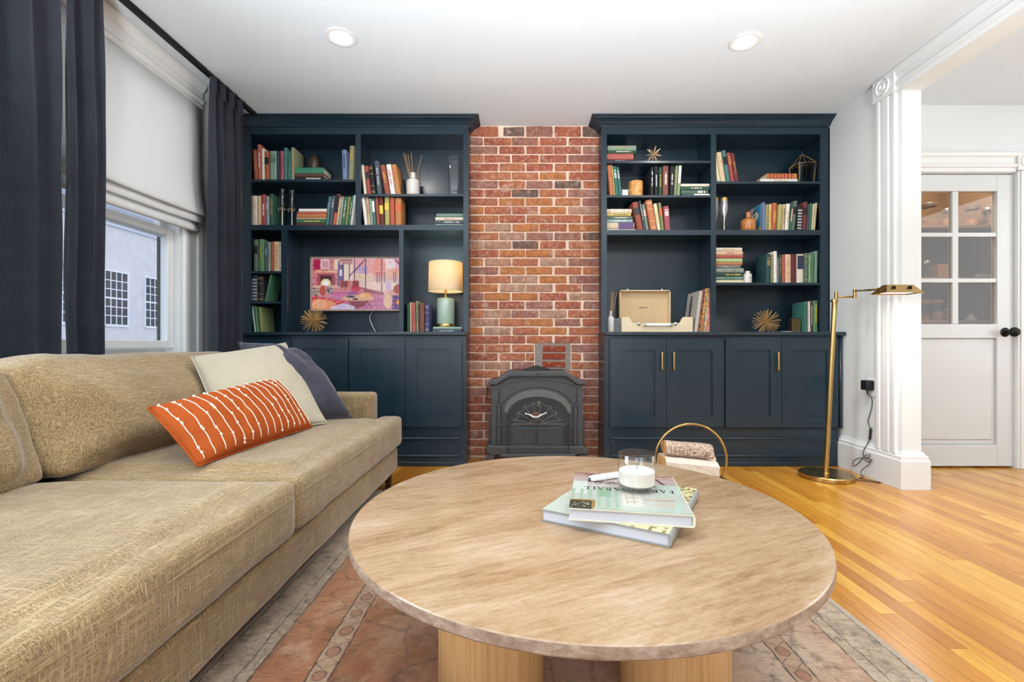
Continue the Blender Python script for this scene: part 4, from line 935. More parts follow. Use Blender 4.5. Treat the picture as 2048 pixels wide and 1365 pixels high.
# dark urn on the books
zq = ZU+.12; x_ = X(628.5, zq); r = 11.8*zq/F
t = thing('urn', 'small dark bronze lidded urn behind the green book on the top left shelf', 'urn', (x_, zq, zt1))
M_bronze = mat('dark_bronze', '#4a4138', .4, .5)
hu = HH(306, zq)-zt1
part('body', G().lathe([(r*.6, .0004), (r*.9, hu*.08), (r, hu*.3), (r*.98, hu*.55), (r*.85, hu*.7), (r*.62, hu*.79)], (x_, zq, zt1), 28), M_bronze, t, smooth=50)
part('lid', G().lathe([(r*.64, hu*.79), (r*.55, hu*.86), (r*.2, hu*.9), (r*.12, hu*.94), (r*.16, hu*.97), (r*.05, hu)], (x_, zq, zt1), 24), M_bronze, t, smooth=50)
# candle flutes
M_silver = mat('brushed_silver', '#c9c2b2', .3, .9)
for k, (px, lab) in enumerate(((564.5, 'left one of two silver-stemmed smoked glass flutes beside the green book'), (584, 'right one of two silver-stemmed smoked glass flutes beside the green book'))):
    zq = ZU+.06; x_ = X(px, zq); z0 = uh(450)+.0004; hf = HH(379.5 if k == 0 else 381.5, zq)-z0; r = 5.6*zq/F
    t = thing('champagne_flute', lab, 'glass', (x_, zq, z0), 'smoked glass flutes')
    part('stem', G().lathe([(r*1.05, 0), (r*1.1, .003), (r*.25, .008), (r*.2, hf*.3), (r*.28, hf*.42), (r*.95, hf*.5), (r*.9, hf*.505)], (x_, zq, z0), 20), M_silver, t, smooth=50)
    part('bowl', G().lathe([(r*.5, hf*.47), (r*.9, hf*.51), (r*.95, hf*.7), (r*1.0, hf*.93), (r*1.25, hf), (r*1.18, hf), (r*.9, hf*.93), (r*.85, hf*.7), (r*.8, hf*.53)], (x_, zq, z0), 24, False, False), M_flute, t, smooth=50)
    gl_ = G()
    for s in (-1, 1): gl_.tube([(x_+s*r*.8, zq-r*.3, z0+hf*.52), (x_+s*r*1.3, zq-r*.5, z0+hf*.47), (x_+s*r*.8, zq-r*.6, z0+hf*.4)], .0018, 6)
    part('leaf_trim', gl_, M_silver, t, smooth=True)
# reed diffusers
M_reed = mat('rattan_reed', '#c29a62', .7)
def diffuser(px0, px1, py_sh, py_neck, npx0, npx1, zb, tips, label, Zq, col, flat=1):
    x_ = X((px0+px1)/2, Zq); r = (px1-px0)/2*Zq/F; rn = (npx1-npx0)/2*Zq/F; xn = x_
    h1 = HH(py_sh, Zq)-zb; h2 = HH(py_neck, Zq)-zb
    t = thing('reed_diffuser', label, 'reed diffuser', (x_, Zq, zb))
    part('bottle', G().lathe([(r*.93, 0), (r, .003), (r, h1*.82), (r*.93, h1*.95), (r*.7, h1), (rn, h1*1.03), (rn*.95, h2*.98), (rn*1.05, h2), (rn*.7, h2), (rn*.7, h2*.9)], (x_, Zq, zb), 32, True, False), col, t, smooth=40)
    part('base_band', G().lathe([(r*1.004, .004), (r*1.006, .005), (r*1.006, h1*.2), (r*1.004, h1*.22)], (x_, Zq, zb), 32, False, False), mat('sand_glaze', '#cfbfa6', .5), t, smooth=True)
    for i, (tx, ty) in enumerate(tips):
        part('reed', G().cyl((x_+(i-1.5)*.002, Zq+(i % 2)*.004, zb+h1*.5), (X(tx, Zq), Zq-.01+.012*(i % 3), HH(ty, Zq)), .0016, n=8), M_reed, t)
M_pot = mat('white_stoneware', '#d6d2cb', .4, vary=.03)
diffuser(813, 839.5, 360, 346.5, 820.5, 831, uh(387.7)+.0004, [(807.5, 307), (810.5, 307.5), (815, 307), (823, 304), (843.5, 309.5)], 'white bottle reed diffuser on the upper right shelf of the left bookcase', ZU+.12, M_pot)
# tall glass vase with square flared body
zv = ZU+.12; z0 = uh(387.7)+.0004; x_ = X(909, zv)
t = thing('glass_vase', 'clear square flared glass vase at the right end of the upper shelf', 'vase', (x_, zv, z0))
def sq(r, rt, n=8):
    out = []
    for k in range(4*n):
        a = 2*PI*k/(4*n)+PI/4*0.6; c, s = math.cos(a), math.sin(a); q = (abs(c)**5+abs(s)**5)**(-1/5); out.append((q*c*r, q*s*r))
    return out
g = G(); prof = [(.044, .0), (.046, .004), (.052, .06), (.058, .12), (.064, HH(316, zv)-z0), (.061, HH(316, zv)-z0), (.055, .12), (.049, .06), (.042, .02)]
ang = math.radians(20); vs = []; n = 32
for r, z in prof:
    for (a, b) in sq(r*.78, 0):
        vs.append((x_+a, zv+b, z0+z+(.012*(a/r) if z > .15 else 0)))
g.add(vs, [(i*n+k, i*n+(k+1) % n, (i+1)*n+(k+1) % n, (i+1)*n+k) for i in range(len(prof)-1) for k in range(n)]+[tuple(range(n)), tuple((len(prof)-1)*n+k for k in range(n))])
part('body', g, M_glass, t, smooth=40)
g = G()
for (a, b) in sq(.046*.78, 0)[::3]: g.lathe([(.0045, 0), (.006, .003), (.0045, .006)], (x_+a, zv+b, z0+.001), 8)
part('foot_beads', g, M_chrome, t, smooth=True)
# television
zt = ZU+.205
tx0, tx1, tz0, tz1 = X(620.5, zt), ux(800)-.006, HH(622.5, zt), HH(514, zt)
t = thing('television', 'flat television with pale frame showing a pink autumn lounge scene', 'television', ((tx0+tx1)/2, zt+.03, CT+.0004))
fr = G(); q = .0125
for r_ in ((tx0, tx1, tz0, tz0+q), (tx0, tx1, tz1-q, tz1), (tx0, tx0+q, tz0+q, tz1-q), (tx1-q, tx1, tz0+q, tz1-q)): fr.box(r_[0], r_[1], zt-.004, zt+.026, r_[2], r_[3])
part('frame', fr, mat('pale_oak_frame', '#b39a8c', .5), t, bevel=.0015)
part('back_case', G().box(tx0+q, tx1-q, zt+.004, zt+.028, tz0+q, tz1-q), M_blackplastic, t)
part('wall_bracket', G().box((tx0+tx1)/2-.12, (tx0+tx1)/2+.12, zt+.0285, ZBK-.0005, tz0+.12, tz1-.1), M_blackmetal, t)
def tvp(a, x, y):
    y = 1-y; rn = np.random.RandomState(4); nz = rn.rand(*x.shape)
    def P(m, c): a[m] = lin(c)
    def E(cx, cy, rx, ry): return ((x-cx)/rx)**2+((y-cy)/ry)**2 < 1
    def R(x0, x1, y0, y1): return (x >= x0) & (x < x1) & (y >= y0) & (y < y1)
    P(x > -1, '#e2a0b4'); P(R(0, .3, 0, .62), '#c9647c'); P(R(0, .3, 0, .62) & (nz > .72), '#f3c4c0'); P(R(0, .3, 0, .62) & (nz < .2), '#8a3048')
    P(R(.02, .09, .02, .22), '#b02a50'); P(R(.10, .19, .02, .2), '#f0d6d6'); P(R(.11, .18, .04, .18), '#d99aa6'); P(R(.24, .30, .02, .24), '#f1d9c0')
    P(R(.03, .28, .22, .30), '#d97a72'); P(R(.03, .28, .24, .28) & (nz > .5), '#f8dcc4')
    P(R(.06, .25, .30, .55), '#a85560'); P(R(.09, .215, .335, .52), '#54303a'); P(E(.15, .49, .055, .09), '#f6dca8'); P(E(.15, .5, .03, .06), '#ffffff')
    P(R(.02, .31, .53, .58), '#e2b0a4'); P(R(.05, .30, .58, .66), '#c98a86')
    P(R(.28, .34, .04, .55), '#7d6a94'); P(R(.30, .325, .22, .34), '#efe6f0'); P(R(.30, .46, 0, .12), '#e8bcb0'); P(R(.30, .46, .02, .05), '#a06a72'); P(R(.32, .46, .07, .10), '#b57c80')
    P(R(.34, .46, .12, .46), '#f6dccc'); P(R(.335, .345, .1, .5) | R(.40, .408, .1, .46), '#4a3868')
    P(R(.44, 1.01, 0, .72) , '#f3c6c8'); P(R(.47, .78, .02, .34) & (nz > .35), '#ee9a9a'); P(R(.49, .60, .14, .32) & (nz > .3), '#b49ad0'); P(R(.47, .66, .30, .44), '#f7e2c2'); P(R(.47, .66, .30, .44) & (nz < .3), '#c98fa0')
    P(E(.73, .2, .07, .22) & (nz > .2), '#f08a78'); P(E(.93, .14, .12, .2) & (nz > .3), '#f6c0c8'); P(E(.93, .12, .1, .15) & (nz < .25), '#d05a86'); P(E(.9, .3, .12, .1) & (nz > .4), '#f2a878'); P(R(.80, .90, .02, .2) & (nz > .5), '#ffffff')
    P(R(.66, 1.01, .36, .44), '#e2b4b0'); P(R(.52, 1.01, .44, .68), '#f0c4c0'); P(R(.56, .8, .46, .62) & (nz > .6), '#fbe6d0'); P(R(.8, 1.0, .46, .62), '#d7b6d6'); P(R(.86, .92, .44, .64), '#f8ddd0')
    for xx_ in (.70, .725, .78, .88, .90): P(R(xx_, xx_+.008, .26, .48), '#74506a')
    P((abs(y-(.28-(x-.44)*1.9)) < .016) & (x > .40) & (x < .58) , '#54406e')
    P((abs(y-(.02+(x-.90)*2.0)) < .02) & (x > .90), '#5a3a5e')
    for xx_ in (.455, .575, .75): P(R(xx_, xx_+.012, 0, .74), '#43385f')
    P((y > .56+(x-.52)*.42) & (x > .50) & (x < .78) & (y < .74), '#a8626e'); P((y > .62+(x-.5)*.38) & (x > .46) & (x < .8), '#b87a80')
    P((y > .60) & (x < .56), '#d98a98'); P((y > .60+(x-.2)*.25) & (x > .2) & (x < .88) & (y > .66), '#c86a9a'); P((y > .7) & (x > .2) & (nz > .75), '#e6b0cc'); P((y > .75) & (nz < .2), '#8a3a6a')
    P(R(.30, .50, .44, .60), '#d08a86'); 
    for cx in (.33, .37, .46, .49): P(E(cx, .50, .022, .07), '#9a4f52'); P(R(cx-.015, cx-.01, .52, .62), '#6a3844')
    P(E(.47, .60, .05, .07) & (nz > .2), '#c93f58'); P(E(.44, .70, .05, .05) & (nz > .3), '#7a6aa8')
    P(E(.50, .78, .18, .075), '#d09a84'); P((abs(x-.50) < .145) & (y > .82) & (y < .97) & (y < .97-((x-.5)/.3)**2), '#8a4a56'); P((abs(x-.50) < .145) & (y > .84) & (y < .96) & ((x*80 % 2) < .7), '#a86470'); P(E(.50, .78, .17, .055), '#e6b49c')
    P(E(.575, .73, .065, .055), '#f2b07a'); P(E(.545, .73, .03, .045), '#f6c898'); P(E(.47, .80, .03, .02), '#4a3848'); P(E(.42, .75, .05, .02), '#4f4a70')
    P(E(.03, .66, .06, .09), '#4a3550'); P(E(.03, .66, .06, .09) & (nz > .6), '#e6c8b4'); P(E(.12, .63, .035, .1), '#c0564e'); P(E(.19, .62, .045, .08), '#584468'); P(E(.19, .62, .045, .08) & (nz > .6), '#e8d0b8')
    P((y > .73+x*.3) & (x < .36), '#c9444e'); P((y > .73+x*.3) & (x < .36) & ((y*40+x*30) % 3 < .9), '#e8807a'); P(E(.10, .92, .16, .12) & (nz > .15), '#f0a070'); P(E(.08, .9, .08, .09) & (nz > .4), '#f8c49a')
    P((y > .88+abs(x-.34)*.5) & (x > .2) & (x < .46), '#c6b4d8'); P((y > .88+abs(x-.34)*.5) & (x > .2) & (x < .46) & (nz > .7), '#f0e6f0')
    P(E(.95, .75, .16, .16), '#e0a496'); P(E(.93, .60, .05, .09), '#b0504c'); P(E(.82, .84, .045, .14), '#ecc0a4'); P(R(.87, 1.01, .72, 1.0), '#8a5a9c'); P(R(.87, 1.01, .72, 1.0) & (((x*60) % 3 < 1) | ((y*40) % 3 < 1)), '#4a2f62'); P(E(.95, .86, .04, .05), '#ee9450')
tvc = cover_paint(200, 114, tvp)
for _ in range(1): tvc = (tvc*2+np.roll(tvc, 1, 0)+np.roll(tvc, -1, 0)+np.roll(tvc, 1, 1)+np.roll(tvc, -1, 1))/6
grid_obj('screen', 200, 114, lambda u, v: (tx0+q+(tx1-tx0-2*q)*u, zt+.001, tz0+q+(tz1-tz0-2*q)*v), tvc, M_screen, t)
cd = part('power_cord', G().tube([(X(748, ZBK-.01), ZBK-.012, tz0+.02), (X(743, ZBK-.01), ZBK-.012, HH(627, ZBK)), (X(739.5, ZBK-.01), ZBK-.01, HH(634, ZBK)), (X(740, ZBK-.01), ZBK-.01, HH(641, ZBK)), (X(745, ZBK-.01), ZBK-.012, HH(652, ZBK)), (X(752, ZBK-.03), ZBK-.03, CT+.004)], .0034, 10), M_whiteplastic, t, smooth=True)
cd['label'] = 'white power cord'
# table lamp
zl = ZU+.13; x_ = X(891.5, zl); z0 = zlamp+.0004
def lh(py): return HH(py, zl)
t = thing('table_lamp', 'lit table lamp with pale green ceramic body standing on two books', 'lamp', (x_, zl, z0))
part('base', G().lathe([(.068, 0), (.069, .002), (.069, .024), (.067, .027)], (x_, zl, z0), 40), M_brass, t, smooth=40)
M_celadon = mat('celadon_glaze', '#a9bfae', .12, vary=.03, coat=.6)
hb = lh(597)
part('body', G().lathe([(.064, z0+.027), (.066, z0+.03), (.066, hb-.012), (.062, hb-.003), (.050, hb), (.01, hb+.001)], (x_, zl, 0), 40), M_celadon, t, smooth=40)
part('stem', G().lathe([(.012, hb), (.012, hb+.01), (.009, hb+.012), (.009, lh(575))], (x_, zl, 0), 20), M_brass, t, smooth=40)
sh0, sh1 = lh(583.5), lh(525.5); rs0 = .131; rs1 = .126
part('lamp_shade', G().lathe([(rs0, sh0), (rs0-.001, sh0+.01), (rs1, sh1), (rs1-.003, sh1), (rs0-.004, sh0+.01), (rs0-.003, sh0)], (x_, zl, 0), 56, False, False), M_shade, t, smooth=50)
gt = G()
for z_ in (sh0, sh1-.004): gt.lathe([(rs0+.0005-(.005 if z_ > sh0 else 0), z_), (rs0+.0015-(.005 if z_ > sh0 else 0), z_+.002), (rs0+.0005-(.005 if z_ > sh0 else 0), z_+.005)], (x_, zl, 0), 56, False, False)
part('shade_trim', gt, mat('shade_trim_cloth', '#cdb997', .8), t, smooth=True)
gs = G()
for a in (0, 2*PI/3, 4*PI/3): gs.cyl((x_+.01*math.cos(a), zl+.01*math.sin(a), lh(560)), (x_+(rs1-.004)*math.cos(a), zl+(rs1-.004)*math.sin(a), sh1-.008), .0018, n=6)
gs.cyl((x_, zl, lh(576)), (x_, zl, lh(560)), .006)
part('shade_spider', gs, M_brass, t)
part('bulb', G().lathe([(.012, lh(566)), (.018, lh(560)), (.026, lh(551)), (.024, lh(544)), (.012, lh(540)), (.001, lh(539.5))], (x_, zl, 0), 20), M_bulb, t, smooth=True)
pl = bpy.data.lights.new('lamp_light', 'POINT'); pl.energy = LAMP_POWER; pl.color = (1, .86, .64); pl.shadow_soft_size = .03
plo = bpy.data.objects.new('lamp_light', pl); COL.objects.link(plo); plo.location = (x_, zl-.0, lh(533)); 
# white box and amber candle holder
zq = ZU+.05; z0 = uh(390.2)+.0004
t = thing('small_box', 'small white box between the teal books and the amber candle holder', 'box', (X(1250.5, zq), zq, z0))
part('box', G().box(X(1244.5, zq), X(1256.3, zq), zq, zq+.07, z0, HH(381.5, zq)), M_whiteplastic, t, bevel=.002); part('lid', G().box(X(1244.2, zq), X(1256.6, zq), zq-.001, zq+.071, HH(381.4, zq), HH(380, zq)), M_whiteplastic, t, bevel=.001)
def amber():
    n = N('amber_marbled'); z = n.noise(n.pos(), 28, 4, .6, 1.2)
    n.set(Base_Color=n.ramp(z, [(.3, lin('#a86a24')), (.5, lin('#cf9148')), (.7, lin('#e3b375'))]), Roughness=.25); return n.m
M_amber = amber()
zq = ZU+.065; x_ = X(1271.3, zq); r = 14*zq/F; hh_ = HH(365, zq)-z0
t = thing('candle_holder', 'round amber marbled candle holder on the second left shelf of the right bookcase', 'candle holder', (x_, zq, z0))
part('cup', G().lathe([(r*.9, 0), (r*.97, .003), (r, hh_*.5), (r, hh_), (r*.93, hh_), (r*.9, hh_*.8)], (x_, zq, z0), 32, True, False), M_amber, t, smooth=40)
part('candle', G().lathe([(r*.9, hh_*.3), (r*.9, hh_*.82), (.001, hh_*.82)], (x_, zq, z0), 24), mat('candle_wax', '#e9e2d2', .5), t, smooth=40)
# terrarium
zq = ZU+.10; z0 = uh(362.6)+.0004
def tp(px, py, dy): z_ = zq+dy; return Vector((X(px, z_), z_, HH(py, z_)))
A = tp(1604.5, 308.5, .05); Bq = tp(1632.5, 324, -.01); Cq = tp(1598, 325, -.045); Dq = tp(1578.5, 338, .03); Eq = tp(1613, 331, .10)
b1 = tp(1598.5, 361, -.03); b2 = tp(1627, 361, -.01); b3 = tp(1611, 361, .075); b4 = tp(1586, 361, .03)
for p in (b1, b2, b3, b4): p.z = z0+.002
edges = [(A, Bq), (A, Cq), (A, Dq), (A, Eq), (Bq, Cq), (Cq, Dq), (Dq, Eq), (Eq, Bq), (Cq, b1), (Bq, b2), (Eq, b3), (Dq, b4), (b1, b2), (b2, b3), (b3, b4), (b4, b1)]
t = thing('terrarium', 'geometric glass terrarium with thin gold edges on the top right shelf', 'terrarium', (X(1607, zq), zq, z0))
gf = G()
for a, b in edges: gf.cyl(a, b, .0017, n=8)
part('frame', gf, M_gold, t)
for f_ in ((Bq, Cq, b1, b2), (Cq, Dq, b4, b1), (Dq, Eq, b3, b4), (Eq, Bq, b2, b3), (A, Dq, Eq), (A, Eq, Bq)):
    nrm = (f_[1]-f_[0]).cross(f_[2]-f_[0]).normalized()*.0006
    k = len(f_); part('pane', G().add([p+nrm for p in f_]+[p-nrm for p in f_], [tuple(range(k)), tuple(range(2*k-1, k-1, -1))]+[(i, (i+1) % k, k+(i+1) % k, k+i) for i in range(k)]), M_smoke, t)
# champagne glasses with etched silver
M_etch = N('etched_glass'); 
def etched():
    n = M_etch; z = n.voronoi(n.mapping(n.coord(), (180, 180, 110)), 1, 'DISTANCE_TO_EDGE')
    n.set(Base_Color=n.ramp(z, [(.05, lin('#d9d3d6')), (.3, lin('#6a666c'))]), Roughness=.2, Metallic=.6)
    tr_ = n.new('ShaderNodeBsdfTransparent'); mx = n.new('ShaderNodeMixShader'); n.put(mx.inputs[0], n.ramp(z, [(.05, .95), (.35, .45)]))
    n.t.links.new(tr_.outputs[0], mx.inputs[1]); n.t.links.new(n.b.outputs[0], mx.inputs[2]); n.t.links.new(mx.outputs[0], n.out.inputs[0]); return n.m
M_et = etched()
for px, lab in ((1448.2, 'right one of two etched silver champagne glasses left of the orange vase'), (1430.6, 'left one of two etched silver champagne glasses, half hidden by the bookcase upright')):
    zq = ZU+.06 if px > 1440 else ZU+.13; x_ = X(px, zq); z0 = uh(460.2)+.0004; h_ = HH(396, zq)-z0
    t = thing('champagne_glass', lab, 'glass', (x_, zq, z0), 'etched champagne glasses')
    part('stem', G().lathe([(.026, 0), (.026, .002), (.006, .006), (.0045, .02), (.007, .035), (.0045, .05), (.006, h_*.35), (.010, h_*.40)], (x_, zq, z0), 24), M_silver, t, smooth=50)
    part('bowl', G().lathe([(.009, h_*.39), (.018, h_*.5), (.0275, h_*.66), (.028, h_*.76), (.024, h_*.9), (.022, h_*.9), (.025, h_*.76), (.024, h_*.66), (.012, h_*.46)], (x_, zq, z0), 28, False, False), M_et, t, smooth=50)
    part('rim', G().lathe([(.0242, h_*.9), (.021, h_*.985), (.0195, h_), (.018, h_), (.02, h_*.97), (.0222, h_*.9)], (x_, zq, z0), 28, False, False), M_gold, t, smooth=50)
# orange vase
zq = ZU+.075; x_ = X(1496.5, zq); z0 = uh(460.2)+.0004; r = 14.2*zq/F
t = thing('bottle_vase', 'glazed orange bottle vase in front of the blue picture book', 'vase', (x_, zq, z0)); h_ = HH(425, zq)-z0
part('body', G().lathe([(r*.92, 0), (r, .004), (r, h_*.5), (r*.9, h_*.62), (r*.5, h_*.69), (r*.31, h_*.74), (r*.29, h_*.96), (r*.34, h_), (r*.24, h_), (r*.22, h_*.8)], (x_, zq, z0), 36, True, False), mat('orange_glaze', '#b9743c', .18, vary=.12, nscale=14, coat=.5), t, smooth=50)
M_twig = mat('dark_reed', '#1d1a18', .7)
for i, (tx, ty) in enumerate(((1487, 402), (1491.5, 401), (1496, 404))): part('reed', G().cyl((x_+(i-1)*.002, zq, z0+h_*.8), (X(tx, zq), zq+.02, HH(ty, zq)), .001, n=6), M_twig, t)
# candle jar
zq = ZU+.05; x_ = X(1494.6, zq); z0 = uh(565.5)+.0004; r = 8.2*zq/F; h_ = HH(543, zq)-z0
t = thing('candle_jar', 'white candle jar with silver lid beside the tall stack of books', 'candle', (x_, zq, z0))
part('jar', G().lathe([(r*.9, 0), (r, .003), (r, h_*.7), (r*.93, h_*.77), (r*.75, h_*.79)], (x_, zq, z0), 28), M_pot, t, smooth=40)
part('lid', G().lathe([(r*.78, h_*.79), (r*.78, h_*.96), (r*.7, h_)], (x_, zq, z0), 28), M_silver, t, smooth=40)
part('emblem', G().lathe([(.004, 0), (.004, .0006)], (0, 0, 0), 12).xf(Matrix.Translation((x_+.004, zq-r-.0003, z0+h_*.42)) @ Matrix.Rotation(PI/2, 4, 'X')), M_blackplastic, t)
# record player in a suitcase
zp = ZU+.022
def qx(px, z=zp): return X(px, z)
def qh(py, z=zp): return HH(py, z)
M_vinyl = mat('cream_leatherette', '#e2cda9', .5, vary=.03, nscale=300, bump=.15, bscale=700); M_vlin = mat('tan_lining', '#d3b68c', .7, vary=.04)
t = thing('record_player', 'open cream suitcase record player on the counter of the right bookcase', 'record player', (qx(1314), zp+.12, CT+.0004))
x0, x1 = qx(1243.5), qx(1386); z0 = CT+.0004; zt_ = qh(634.5); zm = qh(646.5); D = .235
part('case_front', G().prism([(x0, z0), (x1, z0), (x1, zt_), (x0+(x1-x0)*.86, zt_), (x0+(x1-x0)*.81, zm), (x0+(x1-x0)*.15, zm), (x0+(x1-x0)*.11, zt_), (x0, zt_)], 'y', zp, zp+.012), M_vinyl, t, bevel=.003)
part('case_side', G().box(x0, x0+.01, zp+.0125, zp+D, z0, zt_), M_vinyl, t, bevel=.002); part('case_side', G().box(x1-.01, x1, zp+.0125, zp+D, z0, zt_), M_vinyl, t, bevel=.002)
part('case_back', G().box(x0+.0105, x1-.0105, zp+D-.01, zp+D, z0, zm), M_vinyl, t)
part('deck', G().box(x0+.0105, x1-.0105, zp+.0125, zp+D-.0105, z0, zm-.022), M_vlin, t)
xc = x0+(x1-x0)*.42
part('platter', G().lathe([(.098, 0), (.1, .004), (.1, .010), (.01, .011), (.003, .018)], (xc, zp+.12, zm-.0215), 36), M_blackplastic, t, smooth=40)
part('tonearm', G().cyl((x1-.05, zp+.19, zm-.02), (x1-.05, zp+.19, zm+.012), .012).tube([(x1-.05, zp+.19, zm+.008), (x1-.055, zp+.10, zm+.008), (x1-.075, zp+.055, zm+.004)], .004, 8).box(x1-.085, x1-.066, zp+.04, zp+.062, zm-.0, zm+.01), M_blackmetal, t)
zk = zp+D-.02
lx0, lx1, lz1 = qx(1238, zk-.02), qx(1339.5, zk-.02), qh(581, zk-.02)
lz0 = zm-.002; bk_ = .028
part('lid_panel', G().prism([(lx0+.012, lz0), (lx1-.0, lz0), (lx1-.004, lz1-.02), (lx1-.02, lz1), (lx0+.018, lz1), (lx0, lz1-.018)], 'y', zk, zk+.008), M_vlin, t)
lr = G()
lr.box(lx0, lx0+.009, zk-.045, zk+.01, lz0, lz1-.012); lr.box(lx1-.009, lx1, zk-.045, zk+.01, lz0, lz1-.012); lr.box(lx0+.006, lx1-.006, zk-.045, zk+.01, lz1-.010, lz1)
part('lid_rim', lr, M_vinyl, t, bevel=.004)
text(t, 'CROSLEY', Matrix.Translation(((lx0+lx1)/2-.004, zk-.001, qh(616, zk))) @ Matrix.Rotation(PI/2, 4, 'X'), .017, M_blackplastic, 'lid_lettering')
ltc = G()
for fx in (.16, .84): ltc.lathe([(.011, 0), (.011, .008), (.006, .012)], (lx0+(lx1-lx0)*fx, zk-.03, lz1), 16)
part('lid_catch', ltc, M_chrome, t, smooth=40)
hg = G(); ha, hb2, hz = qx(1289), qx(1342), qh(650)
hg.box(ha+.008, hb2-.008, zp-.022, zp-.014, hz-.009, hz+.009)
part('handle', hg, M_whiteplastic, t, bevel=.004)
hc = G(); hc.box(ha-.008, ha+.012, zp-.026, zp+.001, hz-.011, hz+.011); hc.box(hb2-.012, hb2+.008, zp-.026, zp+.001, hz-.011, hz+.011)
part('handle_bracket', hc, M_chrome, t, bevel=.003)
for px in (1277.5, 1351): part('latch', G().lathe([(.012, 0), (.012, .005), (.006, .010), (.001, .011)], (0, 0, 0), 18).xf(Matrix.Translation((qx(px), zp, qh(648))) @ Matrix.Rotation(PI/2, 4, 'X')), M_chrome, t, smooth=40)
# ribbed grey case beside it
zq = ZU+.05
t = thing('cassette_case', 'stack of dark ribbed cases between the diffuser and the record player', 'case', (X(1235, zq), zq, CT+.0004))
for k in range(5):
    z_ = CT+.0006+k*.021; part('case', G().box(X(1228.5, zq), X(1243, zq)-.002, zq, zq+.1, z_, z_+.0198), mat('grey_ribbed', '#6d7172', .6), t, bevel=.003)
diffuser(1213.6+.6, 1228, 634, 622.5, 1213.8, 1219, CT+.0004, [(1222.5, 583), (1226, 583.5), (1229, 584), (1233, 586)], 'grey white reed diffuser left of the record player', ZU+.06, M_pot)
# records leaning
zr = ZU+.03
rec = [(1388, 1394.5, 11, 582, '#b9b2a8', 'grey record sleeve, leftmost of those leaning beside the record player'), (1395, 1400, 12, 579, '#9a5a40', 'rust brown record sleeve behind the grey one beside the record player'), (1400.4, 1404, 11, 577.5, '#d0a050', 'amber record sleeve in the middle of the leaning records'),
       (1404.4, 1408, 10, 578, '#6d6f60', 'dark olive record sleeve among the leaning records'), (1408.3, 1411, 9, 577, '#ded6bb', 'cream record sleeve among the leaning records'), (1411.4, 1416.2, 6.5, 575.5, '#d5744e', 'orange record sleeve among the leaning records'), (1416.6, 1419, 4.0, 575.3, '#e3b8a6', 'pink record sleeve, rightmost of the leaning records')]
for i, (a, b, s, yt, c, lab) in enumerate(rec):
    xa, xb = X(a, zr), X(b, zr); z0 = CT+.0004; h_ = HH(yt, zr)-z0; an = math.atan2((s)*zr/F, h_); h2 = h_/math.cos(an)-.002
    w_ = (xb-xa)*math.cos(an)-.0008
    t = thing('record_sleeve', lab, 'record', (xb, zr, z0), 'records beside the record player', (0, an, 0)); ORG[t.name] = (0, 0, 0)
    part('sleeve', G().box(-w_, 0, 0, .235, 0, h2), mat('sleeve_'+str(i), c, .45, vary=.15, nscale=30), t, bevel=.0008)
    if i == 0:
        def rp_(a_, x, y):
            rn = np.random.RandomState(2); nz = rn.rand(*x.shape); a_[:] = lin('#c3bcb2'); a_[nz < .1] = lin('#aaa49a')
            m = (x > .28) & (x < .52) & (y > .1) & (y < .93); a_[m] = lin('#77716a'); a_[m & (nz < .35)] = lin('#3a3836'); a_[(abs(x-.42) < .04) & (abs(y-.52) < .12)] = lin('#1e1d1c')
        grid_obj('cover_print', 20, 24, lambda u, v: (-w_-.0006, .233-.231*u, .002+(h2-.004)*v), cover_paint(20, 24, rp_), M_print, t)
    else:
        g = G(); z = .01
        while z < h2-.02:
            s_ = rk.uniform(.004, .02)
            if rk.random() < .6: g.box(-w_*.8, -w_*.2, -.0005, .0005, z, z+s_*.7)
            z += s_
        part('spine_print', g, ink(['white', 'black', 'red', 'gold', 'orange', 'pink', 'red'][i]), t)
# ------------------------------------------------------------------ stove
zs = 3.25
def sx(c, z=zs): return X(960+c*.15385, z)
def sh(c, z=zs): return HH(720+c*.15385, z)
def sp(pts, z=zs): return [(sx(a, z), sh(b, z)) for a, b in pts]
yb = ZW-.02
st = thing('wood_stove', 'grey cast iron wood stove standing against the brick chimney', 'stove', (sx(740), (zs+yb)/2, 0))
part('body', G().prism(sp([(150, 328), (215, 322), (392, 224), (1112, 221), (1270, 326), (1335, 330), (1338, 1150), (140, 1150)]), 'y', zs, yb), M_iron, st, bevel=.004)
part('side_shield', G().prism(sp([(112, 790), (150, 690), (150, 1105), (112, 1080)]), 'y', zs+.03, yb-.02), M_iron, st, bevel=.004)
part('side_shield', G().prism(sp([(1338, 690), (1366, 790), (1366, 1080), (1338, 1105)]), 'y', zs+.03, yb-.02), M_iron, st, bevel=.004)
part('top_plate', G().prism(sp([(104, 292), (150, 262), (226, 254), (378, 146), (1112, 142), (1246, 240), (1340, 270), (1380, 316), (1268, 328), (1112, 214), (392, 217), (216, 324), (122, 320)]), 'y', zs-.035, yb+.012), M_iron, st, bevel=.007)
part('top_step', G().prism(sp([(170, 300), (235, 285), (388, 186), (1112, 183), (1255, 280), (1330, 305), (1268, 334), (1112, 229), (392, 232), (216, 330)]), 'y', zs-.022, zs-.0005), M_iron, st, bevel=.004)
part('base_skirt', G().prism(sp([(75, 1140), (112, 1092), (150, 1112), (1338, 1115), (1372, 1150), (1398, 1180), (1390, 1222), (130, 1226), (80, 1186)]), 'y', zs-.03, yb+.005), M_iron, st, bevel=.006)
part('ash_lip', G().prism(sp([(260, 1205), (1250, 1205), (1200, 1240), (330, 1246), (275, 1228)]), 'y', zs-.06, zs-.03), M_iron, st, bevel=.005)
